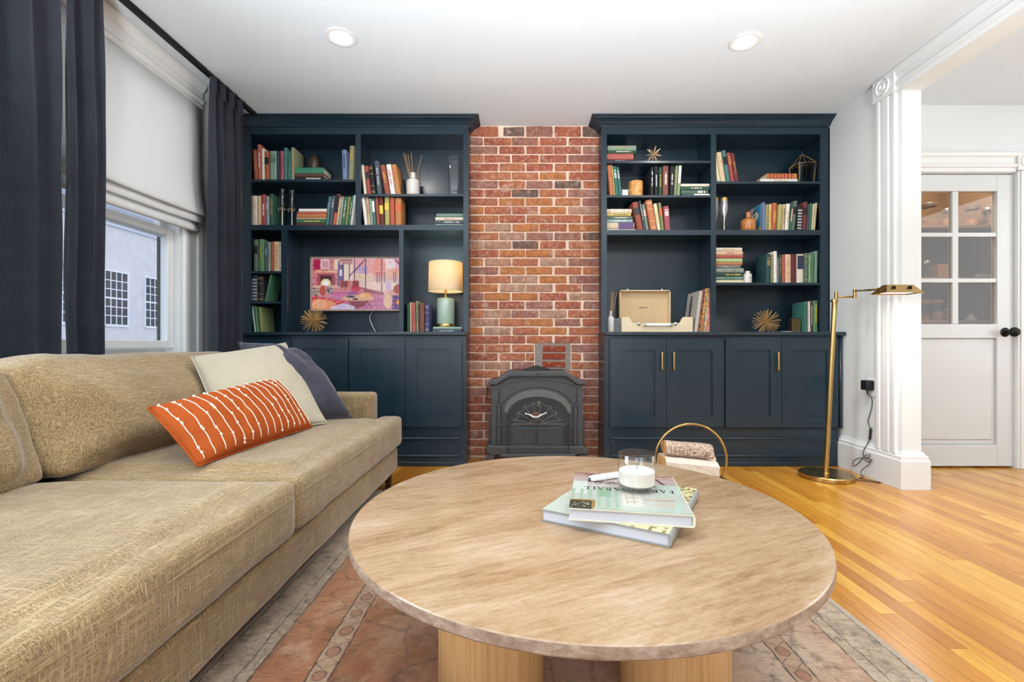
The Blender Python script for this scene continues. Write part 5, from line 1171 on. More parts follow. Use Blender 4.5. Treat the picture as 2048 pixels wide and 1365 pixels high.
for a, b in ((88, 205), (1282, 1392)):
    for y_ in (zs-.02, yb-.05): part('leg', G().add([(sx(a), y_, sh(1224)), (sx(b), y_, sh(1224)), (sx(b), y_+.04, sh(1224)), (sx(a), y_+.04, sh(1224)), (sx(a-6), y_-.004, .0006), (sx(a+60), y_-.004, .0006), (sx(a+60), y_+.034, .0006), (sx(a-6), y_+.034, .0006)], [(0, 1, 2, 3), (7, 6, 5, 4), (0, 4, 5, 1), (1, 5, 6, 2), (2, 6, 7, 3), (3, 7, 4, 0)]), M_iron, st, bevel=.004)
pts = [(228, 548), (288, 548)]+[(750+450*math.cos(math.radians(a)), 618-270*math.sin(math.radians(a))) for a in range(165, 14, -6)]+[(1212, 556), (1270, 556)]
part('arch_moulding', G().tube([(p[0], zs-.003, p[1]) for p in sp(pts)], .0055, 8), M_iron, st, smooth=True)
pts = [(245, 540), (262, 352), (330, 322), (440, 285)]+[(740+300*math.cos(math.radians(a)), 318-55*math.sin(math.radians(a))) for a in range(160, 19, -10)]+[(1060, 290), (1180, 330), (1262, 360), (1262, 545)]
part('panel_moulding', G().tube([(p[0], zs-.001, p[1]) for p in sp(pts)], .0035, 8), M_iron, st, smooth=True)
o_ = [(750+437*math.cos(math.radians(a)), 676-287*math.sin(math.radians(a))) for a in range(180, -1, -6)]; i_ = [(750+388*math.cos(math.radians(a)), 700-222*math.sin(math.radians(a))) for a in range(0, 181, 6)]
g = G(); n_ = len(o_); O = sp(o_); I = sp(i_[::-1]); vs = []
for y_ in (zs-.014, zs+.001):
    vs += [(p[0], y_, p[1]) for p in O]+[(p[0], y_, p[1]) for p in I]
fs = []
for i in range(n_-1):
    fs += [(i, i+1, n_+i+1, n_+i), (2*n_+i, 3*n_+i, 3*n_+i+1, 2*n_+i+1), (i, 2*n_+i, 2*n_+i+1, i+1), (n_+i, n_+i+1, 3*n_+i+1, 3*n_+i)]
fs += [(0, n_, 3*n_, 2*n_), (n_-1, 3*n_-1, 4*n_-1, 2*n_-1)]
part('hammered_arch', g.add(vs, fs), mat('hammered_iron', '#6b6a68', .45, .5, vary=.25, nscale=160, bump=.9, bscale=150), st)
for a in (305, 1146):
    part('column', G().box(sx(a), sx(a+46), zs-.014, zs+.001, sh(1110), sh(735)).box(sx(a+8), sx(a+15), zs-.019, zs-.014, sh(1100), sh(740)).box(sx(a+30), sx(a+37), zs-.019, zs-.014, sh(1100), sh(740)), M_iron, st, bevel=.002)
    part('capital', G().box(sx(a-2), sx(a+48), zs-.022, zs+.001, sh(700), sh(680)).box(sx(a+3), sx(a+44), zs-.019, zs+.001, sh(718), sh(702)).box(sx(a+6), sx(a+40), zs-.021, zs+.001, sh(736), sh(720)), M_iron, st, bevel=.002)
    part('column_foot', G().box(sx(a-2), sx(a+48), zs-.022, zs+.001, sh(1165), sh(1145)).cyl((sx(a+22), zs-.012, sh(1145)), (sx(a+22), zs-.012, sh(1108)), .009), M_irondark, st, bevel=.002)
for (a, b, c, d) in ((220, 275, 593, 818), (220, 275, 860, 1095), (1212, 1270, 600, 828), (1212, 1266, 866, 1105)):
    q = [(a, c), (b, c), (b, d), (a, d)]
    part('side_panel', G().tube([(p[0], zs-.002, p[1]) for p in sp(q)], .0045, 4, closed=True).box(sx(a+14), sx(b-14), zs-.001, zs+.001, sh(d-14), sh(c+14)), M_iron, st)
# doors behind the spark screen
arch = [(372, 1195)]+[(372, 800)]+[(750+378*math.cos(math.radians(a)), 780-296*math.sin(math.radians(a))) for a in range(172, 7, -8)]+[(1130, 800), (1132, 1195)]
part('door_back', G().prism(sp(arch), 'y', zs-.004, zs+.0), M_irondark, st)
for (a, b) in ((400, 722), (745, 1075)):
    d_ = part('door', G().box(sx(a), sx(b), zs-.010, zs-.0042, sh(1125), sh(880)), M_iron, st, bevel=.002)
    part('door_panel', G().tube([(sx(p[0]), zs-.011, sh(p[1])) for p in ((a+30, 905), (b-35, 905), (b-35, 1068), (a+30, 1068))], .0035, 6, closed=True), M_iron, d_)
web = G(); cxw, cyw = 745, 830
for a in (10, 32, 56, 80, 100, 124, 148, 170):
    r1 = 330 if a in (10, 170) else 300 if a in (32, 148) else 285
    web.cyl((sx(cxw+85*math.cos(math.radians(a))), zs-.006, sh(cyw-65*math.sin(math.radians(a)))), (sx(cxw+r1*math.cos(math.radians(a))*1.0), zs-.006, sh(cyw-r1*.93*math.sin(math.radians(a)))), .0016, n=6)
for rr in (55, 85): web.tube([(sx(cxw+rr*math.cos(math.radians(a))), zs-.006, sh(cyw-rr*.8*math.sin(math.radians(a)))) for a in range(0, 181, 15)], .0018, 6)
aa = [10, 32, 56, 80, 100, 124, 148, 170]
for k in range(len(aa)-1):
    A_, B_ = aa[k], aa[k+1]
    pp = []
    for f_ in (0, .25, .5, .75, 1):
        a = math.radians(A_+(B_-A_)*f_); rr = 300-34*math.sin(PI*f_); pp.append((sx(cxw+rr*math.cos(a)), zs-.006, sh(cyw-rr*.93*math.sin(a))))
    web.tube(pp, .0015, 6)
web.tube([(sx(a), zs-.006, sh(b)) for a, b in ((420, 835), (1080, 835))], .0018, 6)
part('fan_tracery', web, mat('tracery_iron', '#a39a86', .5, .5), st)
sc = N('spark_screen'); zz = sc.noise(sc.mapping(sc.pos(), (700, 700, 700)), 1, 1)
sc.set(Base_Color=lin('#54575c'), Roughness=.5, Metallic=.3); trn = sc.new('ShaderNodeBsdfTransparent'); mx = sc.new('ShaderNodeMixShader'); mx.inputs[0].default_value = .12
sc.t.links.new(trn.outputs[0], mx.inputs[1]); sc.t.links.new(sc.b.outputs[0], mx.inputs[2]); sc.t.links.new(mx.outputs[0], sc.out.inputs[0])
scr = [(366, 1190)]+[(366, 790)]+[(750+384*math.cos(math.radians(a)), 780-300*math.sin(math.radians(a))) for a in range(172, 7, -8)]+[(1138, 790), (1142, 1190), (1110, 1236), (400, 1236)]
part('spark_screen', G().prism(sp(scr), 'y', zs-.0365, zs-.0355), sc.m, st)
part('screen_rim', G().tube([(p[0], zs-.036, p[1]) for p in sp(scr)], .0035, 8, closed=True), M_irondark, st, smooth=True)
part('screen_bow', G().tube([(sx(750+386*math.cos(math.radians(a))), zs-.0385-.0*a, sh(800+85*math.sin(math.radians(a)))) for a in range(180, -1, -10)], .0032, 8), M_iron, st, smooth=True)
hd = G(); hd.tube([(sx(a), zs-.05-.012*math.sin(PI*i/10), sh(b)) for i, (a, b) in enumerate(((590, 692), (615, 690), (640, 700), (665, 716), (690, 728), (720, 732), (750, 728), (775, 716), (800, 700), (826, 688), (850, 684)))], .005, 10)
hd.prism([(sx(a), sh(b)) for a, b in ((630, 696), (668, 682), (690, 672), (705, 664), (735, 664), (752, 672), (775, 680), (808, 690), (770, 712), (720, 722), (672, 714))], 'y', zs-.052, zs-.040)
hd.lathe([(.004, 0), (.008, .003), (.006, .012)], (sx(592), zs-.046, sh(700)), 10).lathe([(.004, 0), (.008, .003), (.006, .012)], (sx(848), zs-.046, sh(692)), 10)
part('screen_handle', hd, M_chrome, st, smooth=40, label='silver bow handle on the spark screen')
lt = G(); lt.prism([(sx(a), sh(b)) for a, b in ((745, 530), (755, 545), (765, 528), (774, 530), (765, 555), (768, 580), (774, 596), (742, 596), (748, 580), (750, 556), (738, 532))], 'y', zs-.046, zs-.037)
part('door_latch', lt, M_chrome, st, bevel=.001)
part('damper_rod', G().tube([(sx(150), zs+.03, sh(350)), (sx(95), zs+.03, sh(352)), (sx(92), zs+.03, sh(380)), (sx(98), zs+.03, sh(430)), (sx(90), zs+.03, sh(515)), (sx(150), zs+.03, sh(525))], .003, 8).lathe([(.001, -.008), (.007, 0), (.001, .008)], (sx(96), zs+.03, sh(372)), 10), M_blackmetal, st, smooth=True)
part('flue_collar', G().lathe([(.10, 0), (.10, .006), (.05, .020), (.012, .030), (.001, .032)], (sx(745), zs+.12, sh(142)-.001), 32), M_irondark, st, smooth=40)
part('badge', G().box(sx(722), sx(782), zs-.037, zs-.034, sh(192), sh(172)), M_irondark, st, bevel=.001)
# hearth strip
# ------------------------------------------------------------------ floor lamp
zf = .85*F/(955.5-690); fx = X(1652.5, zf)
t = thing('floor_lamp', 'lit brass pharmacy floor lamp with swing arm before the right wall', 'lamp', (fx, zf, 0))
part('base', G().lathe([(.150, .0008), (.1555, .003), (.1555, .024), (.150, .029), (.02, .0295), (.018, .034)], (fx, zf, 0), 56), M_brass, t, smooth=40)
ptop = (X(1669.5, zf), zf, HH(599, zf)); pbot = (X(1651.5, zf), zf, .03)
part('pole', G().cyl(pbot, ptop, .0155, .0145, 20), M_brass, t, smooth=40)
part('collar', G().cyl((ptop[0]-.001, zf, ptop[2]-.02), (ptop[0], zf, ptop[2]+.0), .0185, n=20).cyl((ptop[0]-.024, zf, ptop[2]-.012), (ptop[0]-.012, zf, ptop[2]-.012), .008), M_brass, t, smooth=40)
kx, kz = X(1672.5, zf), HH(586, zf)
part('knuckle', G().cyl((kx, zf, kz-.04), (kx, zf, kz+.008), .0105, n=18), M_brass, t, smooth=40)
k2y = zf-.02; k2x = X(1709.5, k2y)
def ah(py): return HH(py, k2y)
zh = 2.52
def hX(px): return X(px, zh)
part('lower_arm', G().cyl((kx, zf, HH(594.5, zf)), (k2x, k2y, ah(594)), .0058, n=12), M_brass, t, smooth=True)
part('knuckle', G().cyl((k2x, k2y, ah(597)), (k2x, k2y, ah(578.5)), .0095, n=18), M_brass, t, smooth=40)
part('upper_arm', G().cyl((k2x, k2y, ah(582.5)), (hX(1766), zh+.03, HH(579, zh+.03)), .0055, n=12).cyl((hX(1764), zh+.032, HH(579, zh+.03)), (hX(1776), zh, HH(577, zh)), .0075, n=12), M_brass, t, smooth=True)
hb0, hb1 = HH(588, zh), HH(570.5, zh)
bx0, bx1, tx0_, tx1_ = hX(1756.5), hX(1830.5), hX(1769), hX(1822)
w0, w1, th_ = .058, .016, .0018
def frus(g, d):
    b = [(bx0+d, zh-w0+d, hb0), (bx1-d, zh-w0+d, hb0), (bx1-d, zh+w0-d, hb0), (bx0+d, zh+w0-d, hb0)]
    tp_ = [(tx0_+d, zh-w1+d*.5, hb1-d), (tx1_-d, zh-w1+d*.5, hb1-d), (tx1_-d, zh+w1-d*.5, hb1-d), (tx0_+d, zh+w1-d*.5, hb1-d)]
    return b, tp_
g = G(); b, tt = frus(g, 0); b2_, t2_ = frus(g, th_)
g.add(b+tt+b2_+t2_, [(0, 1, 5, 4), (1, 2, 6, 5), (2, 3, 7, 6), (3, 0, 4, 7), (4, 5, 6, 7), (9, 8, 12, 13), (10, 9, 13, 14), (11, 10, 14, 15), (8, 11, 15, 12), (15, 14, 13, 12), (0, 8, 9, 1), (1, 9, 10, 2), (2, 10, 11, 3), (3, 11, 8, 0)])
part('lamp_shade', g, M_brass, t)
gs = G()
for px in (1774, 1777.5, 1806, 1809.5): gs.box(hX(px), hX(px+1.4), zh-.042, zh-.030, hb0+.022, hb0+.038)
part('vent_slot', gs, M_blackmetal, t)
part('led_panel', G().box(bx0+.010, bx1-.010, zh-w0+.012, zh+w0-.012, hb0+.006, hb0+.010), M_diffuser, t)
area('floor_lamp_light', ((bx0+bx1)/2, zh, hb0+.003), (0, 0, 0), .17, .08, FLOORLAMP_POWER, (1, .96, .88))
# outlet, adapter and cord
def wy(px, x): return x*F/(px-CX)
yo0, yo1 = wy(1752.5, XR), wy(1737, XR); ym = (yo0+yo1)/2
t = thing('wall_outlet', 'white wall outlet plate beside the fluted casing', 'outlet', (XR, ym, .52))
part('plate', G().box(XR-.006, XR-.0005, yo0, yo1, .522, .637), M_whiteplastic, t, bevel=.002)
part('socket', G().box(XR-.008, XR-.006, ym-.017, ym+.017, .53, .565), M_whiteplastic, t, bevel=.001)
t = thing('power_adapter', 'black plug-in power adapter with the lamp cord in the wall outlet', 'adapter', (XR-.03, ym, .55))
part('body', G().box(XR-.056, XR-.0085, yo0+.004, yo1-.004, .560, .622), M_blackplastic, t, bevel=.004)
part('strain_relief', G().tube([(XR-.032, ym, .561), (XR-.032, ym, .545), (XR-.03, ym, .532)], .006, 10, False, .0035), M_blackplastic, t, smooth=True)
def cpnt(px, py, x): y = wy(px, x); return (x, y, max(.003, HH(py, y)))
c_ = [(XR-.03, ym, .534)]+[cpnt(a, b, x) for a, b, x in ((1744, 800, 2.262), (1743, 818, 2.262), (1738, 834, 2.262), (1736, 846, 2.262), (1741.5, 857, 2.26))]
d_ = [cpnt(a, b, x) for a, b, x in ((1739.5, 879, 2.258), (1734, 890, 2.25), (1728, 900, 2.232), (1726.5, 910, 2.228), (1729, 915, 2.226), (1740, 919, 2.224), (1744, 922, 2.222), (1736, 925, 2.226), (1724, 917, 2.23), (1712, 919, 2.232), (1705.5, 926, 2.232), (1708, 933, 2.23), (1716, 928, 2.228), (1724, 918, 2.224), (1732, 911, 2.222), (1739, 910, 2.222), (1740, 914, 2.22), (1730, 917, 2.222), (1738, 922, 2.218), (1738, 930, 2.216), (1727, 938, 2.212), (1721, 946, 2.205), (1727, 955, 2.195))]
e_ = [(2.17, 2.95, .003), (2.225, 2.86, .003), (2.20, 2.86, .003), (2.12, 2.93, .003), (fx+.2, zf+.03, .003), (fx+.156, zf+.02, .004)]
def smooth_path(p, k=4):
    p = [Vector(q) for q in p]; out = []
    for i in range(len(p)-1):
        a = p[max(i-1, 0)]; b = p[i]; c = p[i+1]; d = p[min(i+2, len(p)-1)]
        for j in range(k):
            s = j/k; out.append(.5*((2*b)+(c-a)*s+(2*a-5*b+4*c-d)*s*s+(3*b-a-3*c+d)*s**3))
    return out+[p[-1]]
t = thing('lamp_cord', 'thin black lamp cord looped down the baseboard to the floor lamp', 'cord', (2.2, 2.95, 0))
part('cord', G().tube(smooth_path(c_), .0022, 6), M_blackplastic, t, smooth=True)
part('inline_switch', G().tube([cpnt(1741.5, 857, 2.258), cpnt(1741, 862, 2.257), cpnt(1740.3, 872, 2.257), cpnt(1739.5, 879, 2.258)], .007, 10), M_blackplastic, t, smooth=True)
part('cord', G().tube(smooth_path(d_+e_), .0022, 6), M_blackplastic, t, smooth=True)
# ------------------------------------------------------------------ log holder
zg = 2.60; sc_ = F/zg; rx_, rr_ = X(1381.5, zg), 71.5/sc_; rz_ = rr_+.0068
t = thing('log_holder', 'brass ring log holder with a brown sling behind the coffee table', 'log holder', (rx_, zg, 0))
part('ring', G().tube([(rx_+rr_*math.cos(2*PI*k/72), zg, rz_+rr_*math.sin(2*PI*k/72)) for k in range(72)], .0066, 10, closed=True), M_brass, t, smooth=True)
ri = rr_-.008; g = G(); a_ = [math.radians(208+q*124/16) for q in range(17)]
g.add([(rx_+(ri-d)*math.cos(a), zg+y_, rz_+(ri-d)*math.sin(a)) for d in (0, .004) for y_ in (-.12, .12) for a in a_], [(i, i+1, 17+i+1, 17+i) for i in range(16)]+[(34+i, 51+i, 51+i+1, 34+i+1) for i in range(16)]+[(i, 34+i, 34+i+1, i+1) for i in range(16)]+[(17+i, 17+i+1, 51+i+1, 51+i) for i in range(16)])
part('sling', g, M_leather, t, smooth=40)
def bark():
    n = N('birch_bark'); p = n.pos(); z = n.noise(n.mapping(p, (60, 60, 18)), 1.5, 5, .7); z2 = n.noise(n.mapping(p, (22, 60, 90)), 1, 4, .7)
    c = n.ramp(z, [(.3, lin('#7d5a44')), (.45, lin('#b39680')), (.6, lin('#dccdbb'))]); c = n.mix(n.ramp(z2, [(.55, 0), (.62, .8)]), c, lin('#5e3626'))
    n.set(Base_Color=c, Roughness=.9); n.bump(z, .7, .006); return n.m
M_bark = bark(); M_split = mat('split_birch', '#d9c8b6', .8, vary=.1, nscale=30, bump=.3, bscale=60); M_end = mat('log_end', '#d3a56c', .8, vary=.15, nscale=50)
def log(x0, x1, z0, z1, yc, d, label, tilt, m, seed):
    rl = random.Random(seed); xc, zc = (x0+x1)/2, (z0+z1)/2; hz = (z1-z0)/2; n = 12; ring = []
    for k in range(n):
        a = 2*PI*k/n; q = (abs(math.cos(a))**6+abs(math.sin(a))**6)**(-1/6); ring.append((q*math.cos(a)*d*rl.uniform(.9, 1.0), q*math.sin(a)*hz*rl.uniform(.9, 1.0)))
    t = thing('log', label, 'log', (xc, yc, z0), 'split birch logs in the holder')
    m_ = 8; vs = []; fs = []
    for i in range(m_+1):
        f_ = i/m_; xx = x0+(x1-x0)*f_
        for k, (a, b) in enumerate(ring): vs.append((xx+(rl.uniform(-.004, .004) if i in (0, m_) else 0), yc+a+rl.uniform(-.002, .002), zc+b+tilt*(f_-.5)+rl.uniform(-.002, .002)))
    for i in range(m_):
        for k in range(n): fs.append((i*n+k, (i+1)*n+k, (i+1)*n+(k+1) % n, i*n+(k+1) % n))
    part('bark' if m is M_bark else 'split_wood', G().add(vs, fs), m, t)
    part('end_grain', G().add(vs[:n], [tuple(range(n))]), M_end, t); part('end_grain', G().add(vs[-n:], [tuple(range(n-1, -1, -1))]), M_end, t)
log(X(1327, zg), X(1420, zg), .228, .306, zg-.005, .055, 'bark-covered birch log on top of the pile in the brass holder', -.022, M_bark, 3)
log(X(1320, zg), X(1424, zg), .135, .226, zg-.055, .05, 'pale split birch log below the bark-covered one, facing the camera', -.03, M_split, 4)
log(X(1324, zg), X(1434, zg), .120, .222, zg+.052, .05, 'split birch log at the back of the brass holder, its end showing', -.01, M_split, 5)
log(X(1350, zg), X(1418, zg), .022, .118, zg-.02, .06, 'lowest birch log lying in the brown sling', 0, M_bark, 6)
# ------------------------------------------------------------------ rug
RUGX, RUGY, RHW, RHL = .11, 1.32, .93, 1.35
rt = .009
rug_o = bpy.data.objects.new('rug', None); bpy.data.objects.remove(rug_o)
rg = thing('rug', 'worn rust and grey oriental rug under the round table and sofa', 'rug', (RUGX, RUGY, 0))
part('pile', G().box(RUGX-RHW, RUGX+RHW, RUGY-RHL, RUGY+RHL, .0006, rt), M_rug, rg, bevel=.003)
g = G(); rf = random.Random(5); x = RUGX-RHW
while x < RUGX+RHW:
    for s in (1, -1):
        y0 = RUGY+s*RHL; dx = rf.uniform(-.006, .006); L = rf.uniform(.03, .045)
        g.add([(x, y0-s*.004, .005), (x+.003, y0-s*.004, .005), (x+.003+dx, y0+s*L, .0016), (x+dx, y0+s*L, .0016), (x+.0015, y0-s*.004, .007)], [(0, 1, 2, 3), (0, 3, 4), (1, 4, 2), (3, 2, 4), (0, 4, 1)])
    x += .009
part('fringe', g, mat('cream_fringe', '#d2bfa4', .9), rg, kind='stuff')
# ------------------------------------------------------------------ coffee table
TX, TY, TR, TH = .1625, 1.2895, .5955, .40
t = thing('coffee_table', 'round travertine coffee table on thick oak cylinder legs over the rug', 'coffee table', (TX, TY, rt))
prf = [(.001, TH-.0275), (TR-.012, TH-.0275), (TR-.004, TH-.0255), (TR-.0005, TH-.021), (TR, TH-.009), (TR-.0012, TH-.0025), (TR-.0035, TH-.0004), (TR-.01, TH), (.001, TH)]
tp_ = part('tabletop', G().lathe(prf, (TX, TY, 0), 128), [M_trav, M_travedge], t, smooth=30)
for p in tp_.data.polygons:
    if p.normal.z < .6: p.material_index = 1
for lx, ly in ((-.067, 1.165), (.385, 1.150), (TX+.0, 1.56)):
    part('leg', G().lathe([(.128, rt+.0004), (.131, rt+.004), (.131, TH-.032), (.128, TH-.028)], (lx, ly, 0), 48), M_oak, t, smooth=40)
# books on the table
def tbook(name, FL, ang, w, d, z0, z1, covm, spm, label):
    """large book; FL = front left corner, front edge = pages, spine on the right"""
    t = thing(name, label, 'book', (FL[0], FL[1], z0), 'coffee table books', (0, 0, ang)); ORG[t.name] = (0, 0, 0); h = z1-z0; c = .003
    part('cover', G().prism([(0, 0), (w-.004, 0), (w, .004), (w+.001, h/2), (w, h-.004), (w-.004, h), (0, h), (0, h-c), (w-.006, h-c), (w-.005, h/2), (w-.006, c), (0, c)], 'y', 0, d), covm, t, smooth=50)
    part('pages', G().box(.004, w-.0065, .004, d-.004, c+.0003, h-c-.0003), M_whitepages, t)
    return t, h
M_cov1 = mat('grey_green_board', '#8d8e88', .5); M_cov2 = mat('cream_board', '#d8d2c0', .35); M_dkspine = mat('dark_spine_cloth', '#2d333a', .5)
zA, zB_, zC = TH+.0006, TH+.0306, TH+.0606
def px2(px, py, h): z_ = F*(EYE-h)/(py-CY); return (X(px, z_), z_)
FL1 = px2(1083, 1043, TH); FR1 = px2(1342, 1098, TH); a1 = math.atan2(FR1[1]-FL1[1], FR1[0]-FL1[0]); w1_ = math.hypot(FR1[1]-FL1[1], FR1[0]-FL1[0])
b1_, h1_ = tbook('coffee_table_book', FL1, a1, w1_, .375, zA, zB_, M_cov1, None, 'pale grey-green large book at the bottom of the pile on the table')
def art1(a, x, y):
    rn = np.random.RandomState(8); nz = rn.rand(*x.shape)
    paint(a, x > -1, '#cfd0bb'); paint(a, nz < .25, '#d8d8c6'); paint(a, x > .62, '#d9cf9f'); paint(a, (x > .7) & (nz > .8), '#8a7a4a'); paint(a, (x < .4) & (y < .35), '#bfcab9'); paint(a, (abs(x-.9) < .012) | (abs(y-.75+.1*np.sin(x*20)) < .012), '#a08a52'); paint(a, (abs(x-.35) < .03) & (abs(y-.42) < .02), '#b8472f'); paint(a, (abs(y-.25-.3*np.abs(x-.7)) < .01) & (x > .5), '#e6e0d0')
grid_obj('cover_print', 40, 44, lambda u, v: (.001+(w1_-.006)*u, .001+.373*v, h1_+.0003), cover_paint(40, 44, art1)*.80, M_print, b1_)
FL2 = px2(1137, 1042, TH+.03); FR2 = px2(1390.8, 1058.5, TH+.03); a2 = math.atan2(FR2[1]-FL2[1], FR2[0]-FL2[0]); w2_ = math.hypot(FR2[1]-FL2[1], FR2[0]-FL2[0]); d2_ = .318
b2_o, h2_ = tbook('coffee_table_book', FL2, a2, w2_, d2_, zB_+.0005, zC, M_cov2, None, 'green decorating book lettered in black under the candle on the table')
def art2(a, x, y):
    rn = np.random.RandomState(9); nz = rn.rand(*x.shape)
    def P(m, c): paint(a, m, c)
    P(x > -1, '#b4b8ac'); P(nz < .3, '#babdb2')
    P(y > .62, '#b5a69e'); P((y > .62) & (nz < .4), '#aa9a92'); P(y > .93, '#7d5348'); P((y > .86) & (y < .93), '#a78c80'); P((y > .9) & (nz > .7), '#c9b0a4')
    P((x > .14) & (x < .2) & (y > .7) & (y < .95), '#4e3a34'); P((x > .2) & (x < .56) & (y > .66) & (y < .73) & (nz > .25), '#5b463f'); P((x > .56) & (x < .6) & (y > .62) & (y < .9), '#4e3a34'); P((abs(x-.72-(.78-y)*.5) < .018) & (y > .63) & (y < .86), '#4e3d38'); P((x > .62) & (x < .84) & (abs(y-.86) < .014), '#6b4f46'); P((abs(x-.86+(y-.75)*.35) < .016) & (y > .64) & (y < .86), '#4e3d38')
    P((x < .14) & (y < .72) & (y > .35), '#c6d0c6'); P((x > .80) & (y > .42) & (y < .70), '#b2c0b2'); P((x > .84) & (y > .45) & (y < .66) & (((x*60) % 2) < 1), '#c4ccc2')
    P((x < .42) & (y < .48) & (y > .05) & (((x*26) % 2) < 1), '#9db59c'); P((x < .36) & (x > .24) & (y < .52) & (y > .3), '#8fac8e'); P((x > .46) & (x < .62) & (y > .12) & (y < .42), '#cfc7b8'); P((x > .48) & (x < .6) & (y > .14) & (y < .4) & ((((x*50) % 3) < .8) | (((y*30) % 3) < .8)), '#b3a898'); P((x > .64) & (x < .9) & (y > .26) & (y < .30), '#b59c88'); P((x > .66) & (x < .9) & (y > .14) & (y < .22) & (nz < .6), '#c3ae9a')
    P((x < .215) & (y < .22), '#9a7a44'); P((x < .19) & (y < .19), '#27332c'); P((x < .17) & (y < .16) & (nz > .75), '#8a8f74')
    P((x > .2) & (y < .05), '#a9b8a4'); P((x > .84) & (y < .25) & (abs(x-.9-(y-.1)*.3) < .03), '#b0c2b4')
grid_obj('cover_print', 64, 70, lambda u, v: (.0005+(w2_-.005)*u, .0005+(d2_-.001)*v, h2_+.0003), cover_paint(64, 70, art2)*.80, M_print, b2_o)
# serif capitals, read from the far side of the table
def letters(word, size):
    g = G(); x = 0; tk, tn = .135, .045
    def R(a, b, c, d): g.box(x+a, x+b, c, d, 0, .03)
    def Q(p): g.prism([(x+a, b) for a, b in p], 'z', 0, .03)
    def bowl(cx, cy, rx, ry, a0, a1, thick, thin):
        for i in range(14):
            A = math.radians(a0+(a1-a0)*i/14); B = math.radians(a0+(a1-a0)*(i+1)/14)
            def inn(t): return (rx-(thin+(thick-thin)*abs(math.cos(t))), ry-(thin+(thick-thin)*.0))
            p = [(cx+rx*math.cos(A), cy+ry*math.sin(A)), (cx+rx*math.cos(B), cy+ry*math.sin(B)), (cx+inn(B)[0]*math.cos(B), cy+inn(B)[1]*math.sin(B)), (cx+inn(A)[0]*math.cos(A), cy+inn(A)[1]*math.sin(A))]; Q(p)
    for k, ch in enumerate(word):
        s = 1.0
        if ch == 'F': R(.1, .1+tk, 0, 1); R(0, .34, 0, tn); R(0, .6, 1-tn, 1); R(.56, .6, .78, 1); R(.2, .48, .5, .5+tn); R(.45, .48, .4, .65); w = .68
        elif ch == 'A': Q([(.06, 0), (.11, 0), (.44, .95), (.40, 1)]); Q([(.60, 0), (.76, 0), (.44, 1), (.39, 1)]); R(.2, .62, .32, .32+tn); R(-.02, .2, 0, tn); R(.52, .86, 0, tn); w = .88
        elif ch == 'R': R(.1, .1+tk, 0, 1); R(0, .34, 0, tn); R(0, .3, 1-tn, 1); bowl(.34, .75, .3, .25, -90, 90, tk, tn); R(.2, .36, 1-tn, 1); R(.2, .36, .5, .5+tn); Q([(.36, .5), (.5, .5), (.82, 0), (.66, 0)]); R(.66, .9, 0, tn); w = .86
        elif ch == 'O': bowl(.46, .5, .46, .52, 0, 360, tk, tn); w = .98
        elif ch == 'W': Q([(.06, 1), (.21, 1), (.45, 0), (.36, 0)]); Q([(.36, 0), (.42, 0), (.62, .92), (.57, 1)]); Q([(.50, 1), (.65, 1), (.88, 0), (.80, 0)]); Q([(.80, 0), (.86, 0), (1.10, 1), (1.05, 1)]); R(-.02, .28, 1-tn, 1); R(.95, 1.2, 1-tn, 1); w = 1.14
        elif ch == '&': bowl(.30, .74, .20, .26, 0, 360, tk*.7, tn); bowl(.30, .27, .30, .28, 40, 320, tk, tn); Q([(.2, .62), (.33, .62), (.74, 0), (.58, 0)]); Q([(.52, .2), (.57, .18), (.72, .5), (.66, .5)]); R(.58, .8, .47, .5); w = .84
        elif ch == 'B': R(.1, .1+tk, 0, 1); R(0, .34, 0, tn); R(0, .34, 1-tn, 1); bowl(.32, .76, .26, .24, -90, 90, tk, tn); bowl(.34, .26, .32, .26, -90, 90, tk, tn); R(.2, .34, .5, .5+tn); w = .74
        elif ch == 'L': R(.1, .1+tk, 0, 1); R(0, .34, 1-tn, 1); R(0, .6, 0, tn); R(.55, .6, 0, .24); w = .66
        else: w = .0
        x += w+.06
    return g, x
size = .0235
g, wd = letters('FARROW&BALL', size)
kx_ = .238/wd
g.v = [(p[0]*kx_, p[1]*size*1.08, p[2]*.006) for p in g.v]
# baseline direction: right to left as seen from the camera
g.xf(Matrix.Translation((w2_*.925, d2_*.555, h2_+.0006)) @ Matrix.Rotation(PI, 4, 'Z'))
part('cover_lettering', g, mat('black_print', '#14161a', .3), b2_o)
# candle
cz = zC+.0012; cy_ = .387*0+F*(EYE-cz)/(979.5-CY); cx_ = X(1273.5, cy_); r = 37.3*cy_/F
t = thing('candle', 'white candle in a clear glass tumbler on the green book', 'candle', (cx_, cy_, cz))
hc_ = .098
M_tumbler = glassy('tumbler_glass', (.965, .965, .96), .03, .05)
part('glass', G().lathe([(r*.9, 0), (r*.98, .003), (r, .01), (r, hc_-.001), (r*.985, hc_), (r*.95, hc_-.001), (r*.94, .014), (r*.8, .011), (.001, .012)], (cx_, cy_, cz), 56, True, False), M_tumbler, t, smooth=40)
wx = N('soft_wax'); wx.set(Base_Color=lin('#efeae0'), Roughness=.4); wx.b.inputs['Subsurface Weight'].default_value = .3; wx.b.inputs['Subsurface Radius'].default_value = (.02, .015, .01)
part('wax', G().lathe([(r*.78, .013), (r*.93, .018), (r*.93, .051), (r*.85, .054), (r*.3, .0545), (.001, .054)], (cx_, cy_, cz), 48), wx.m, t, smooth=40)
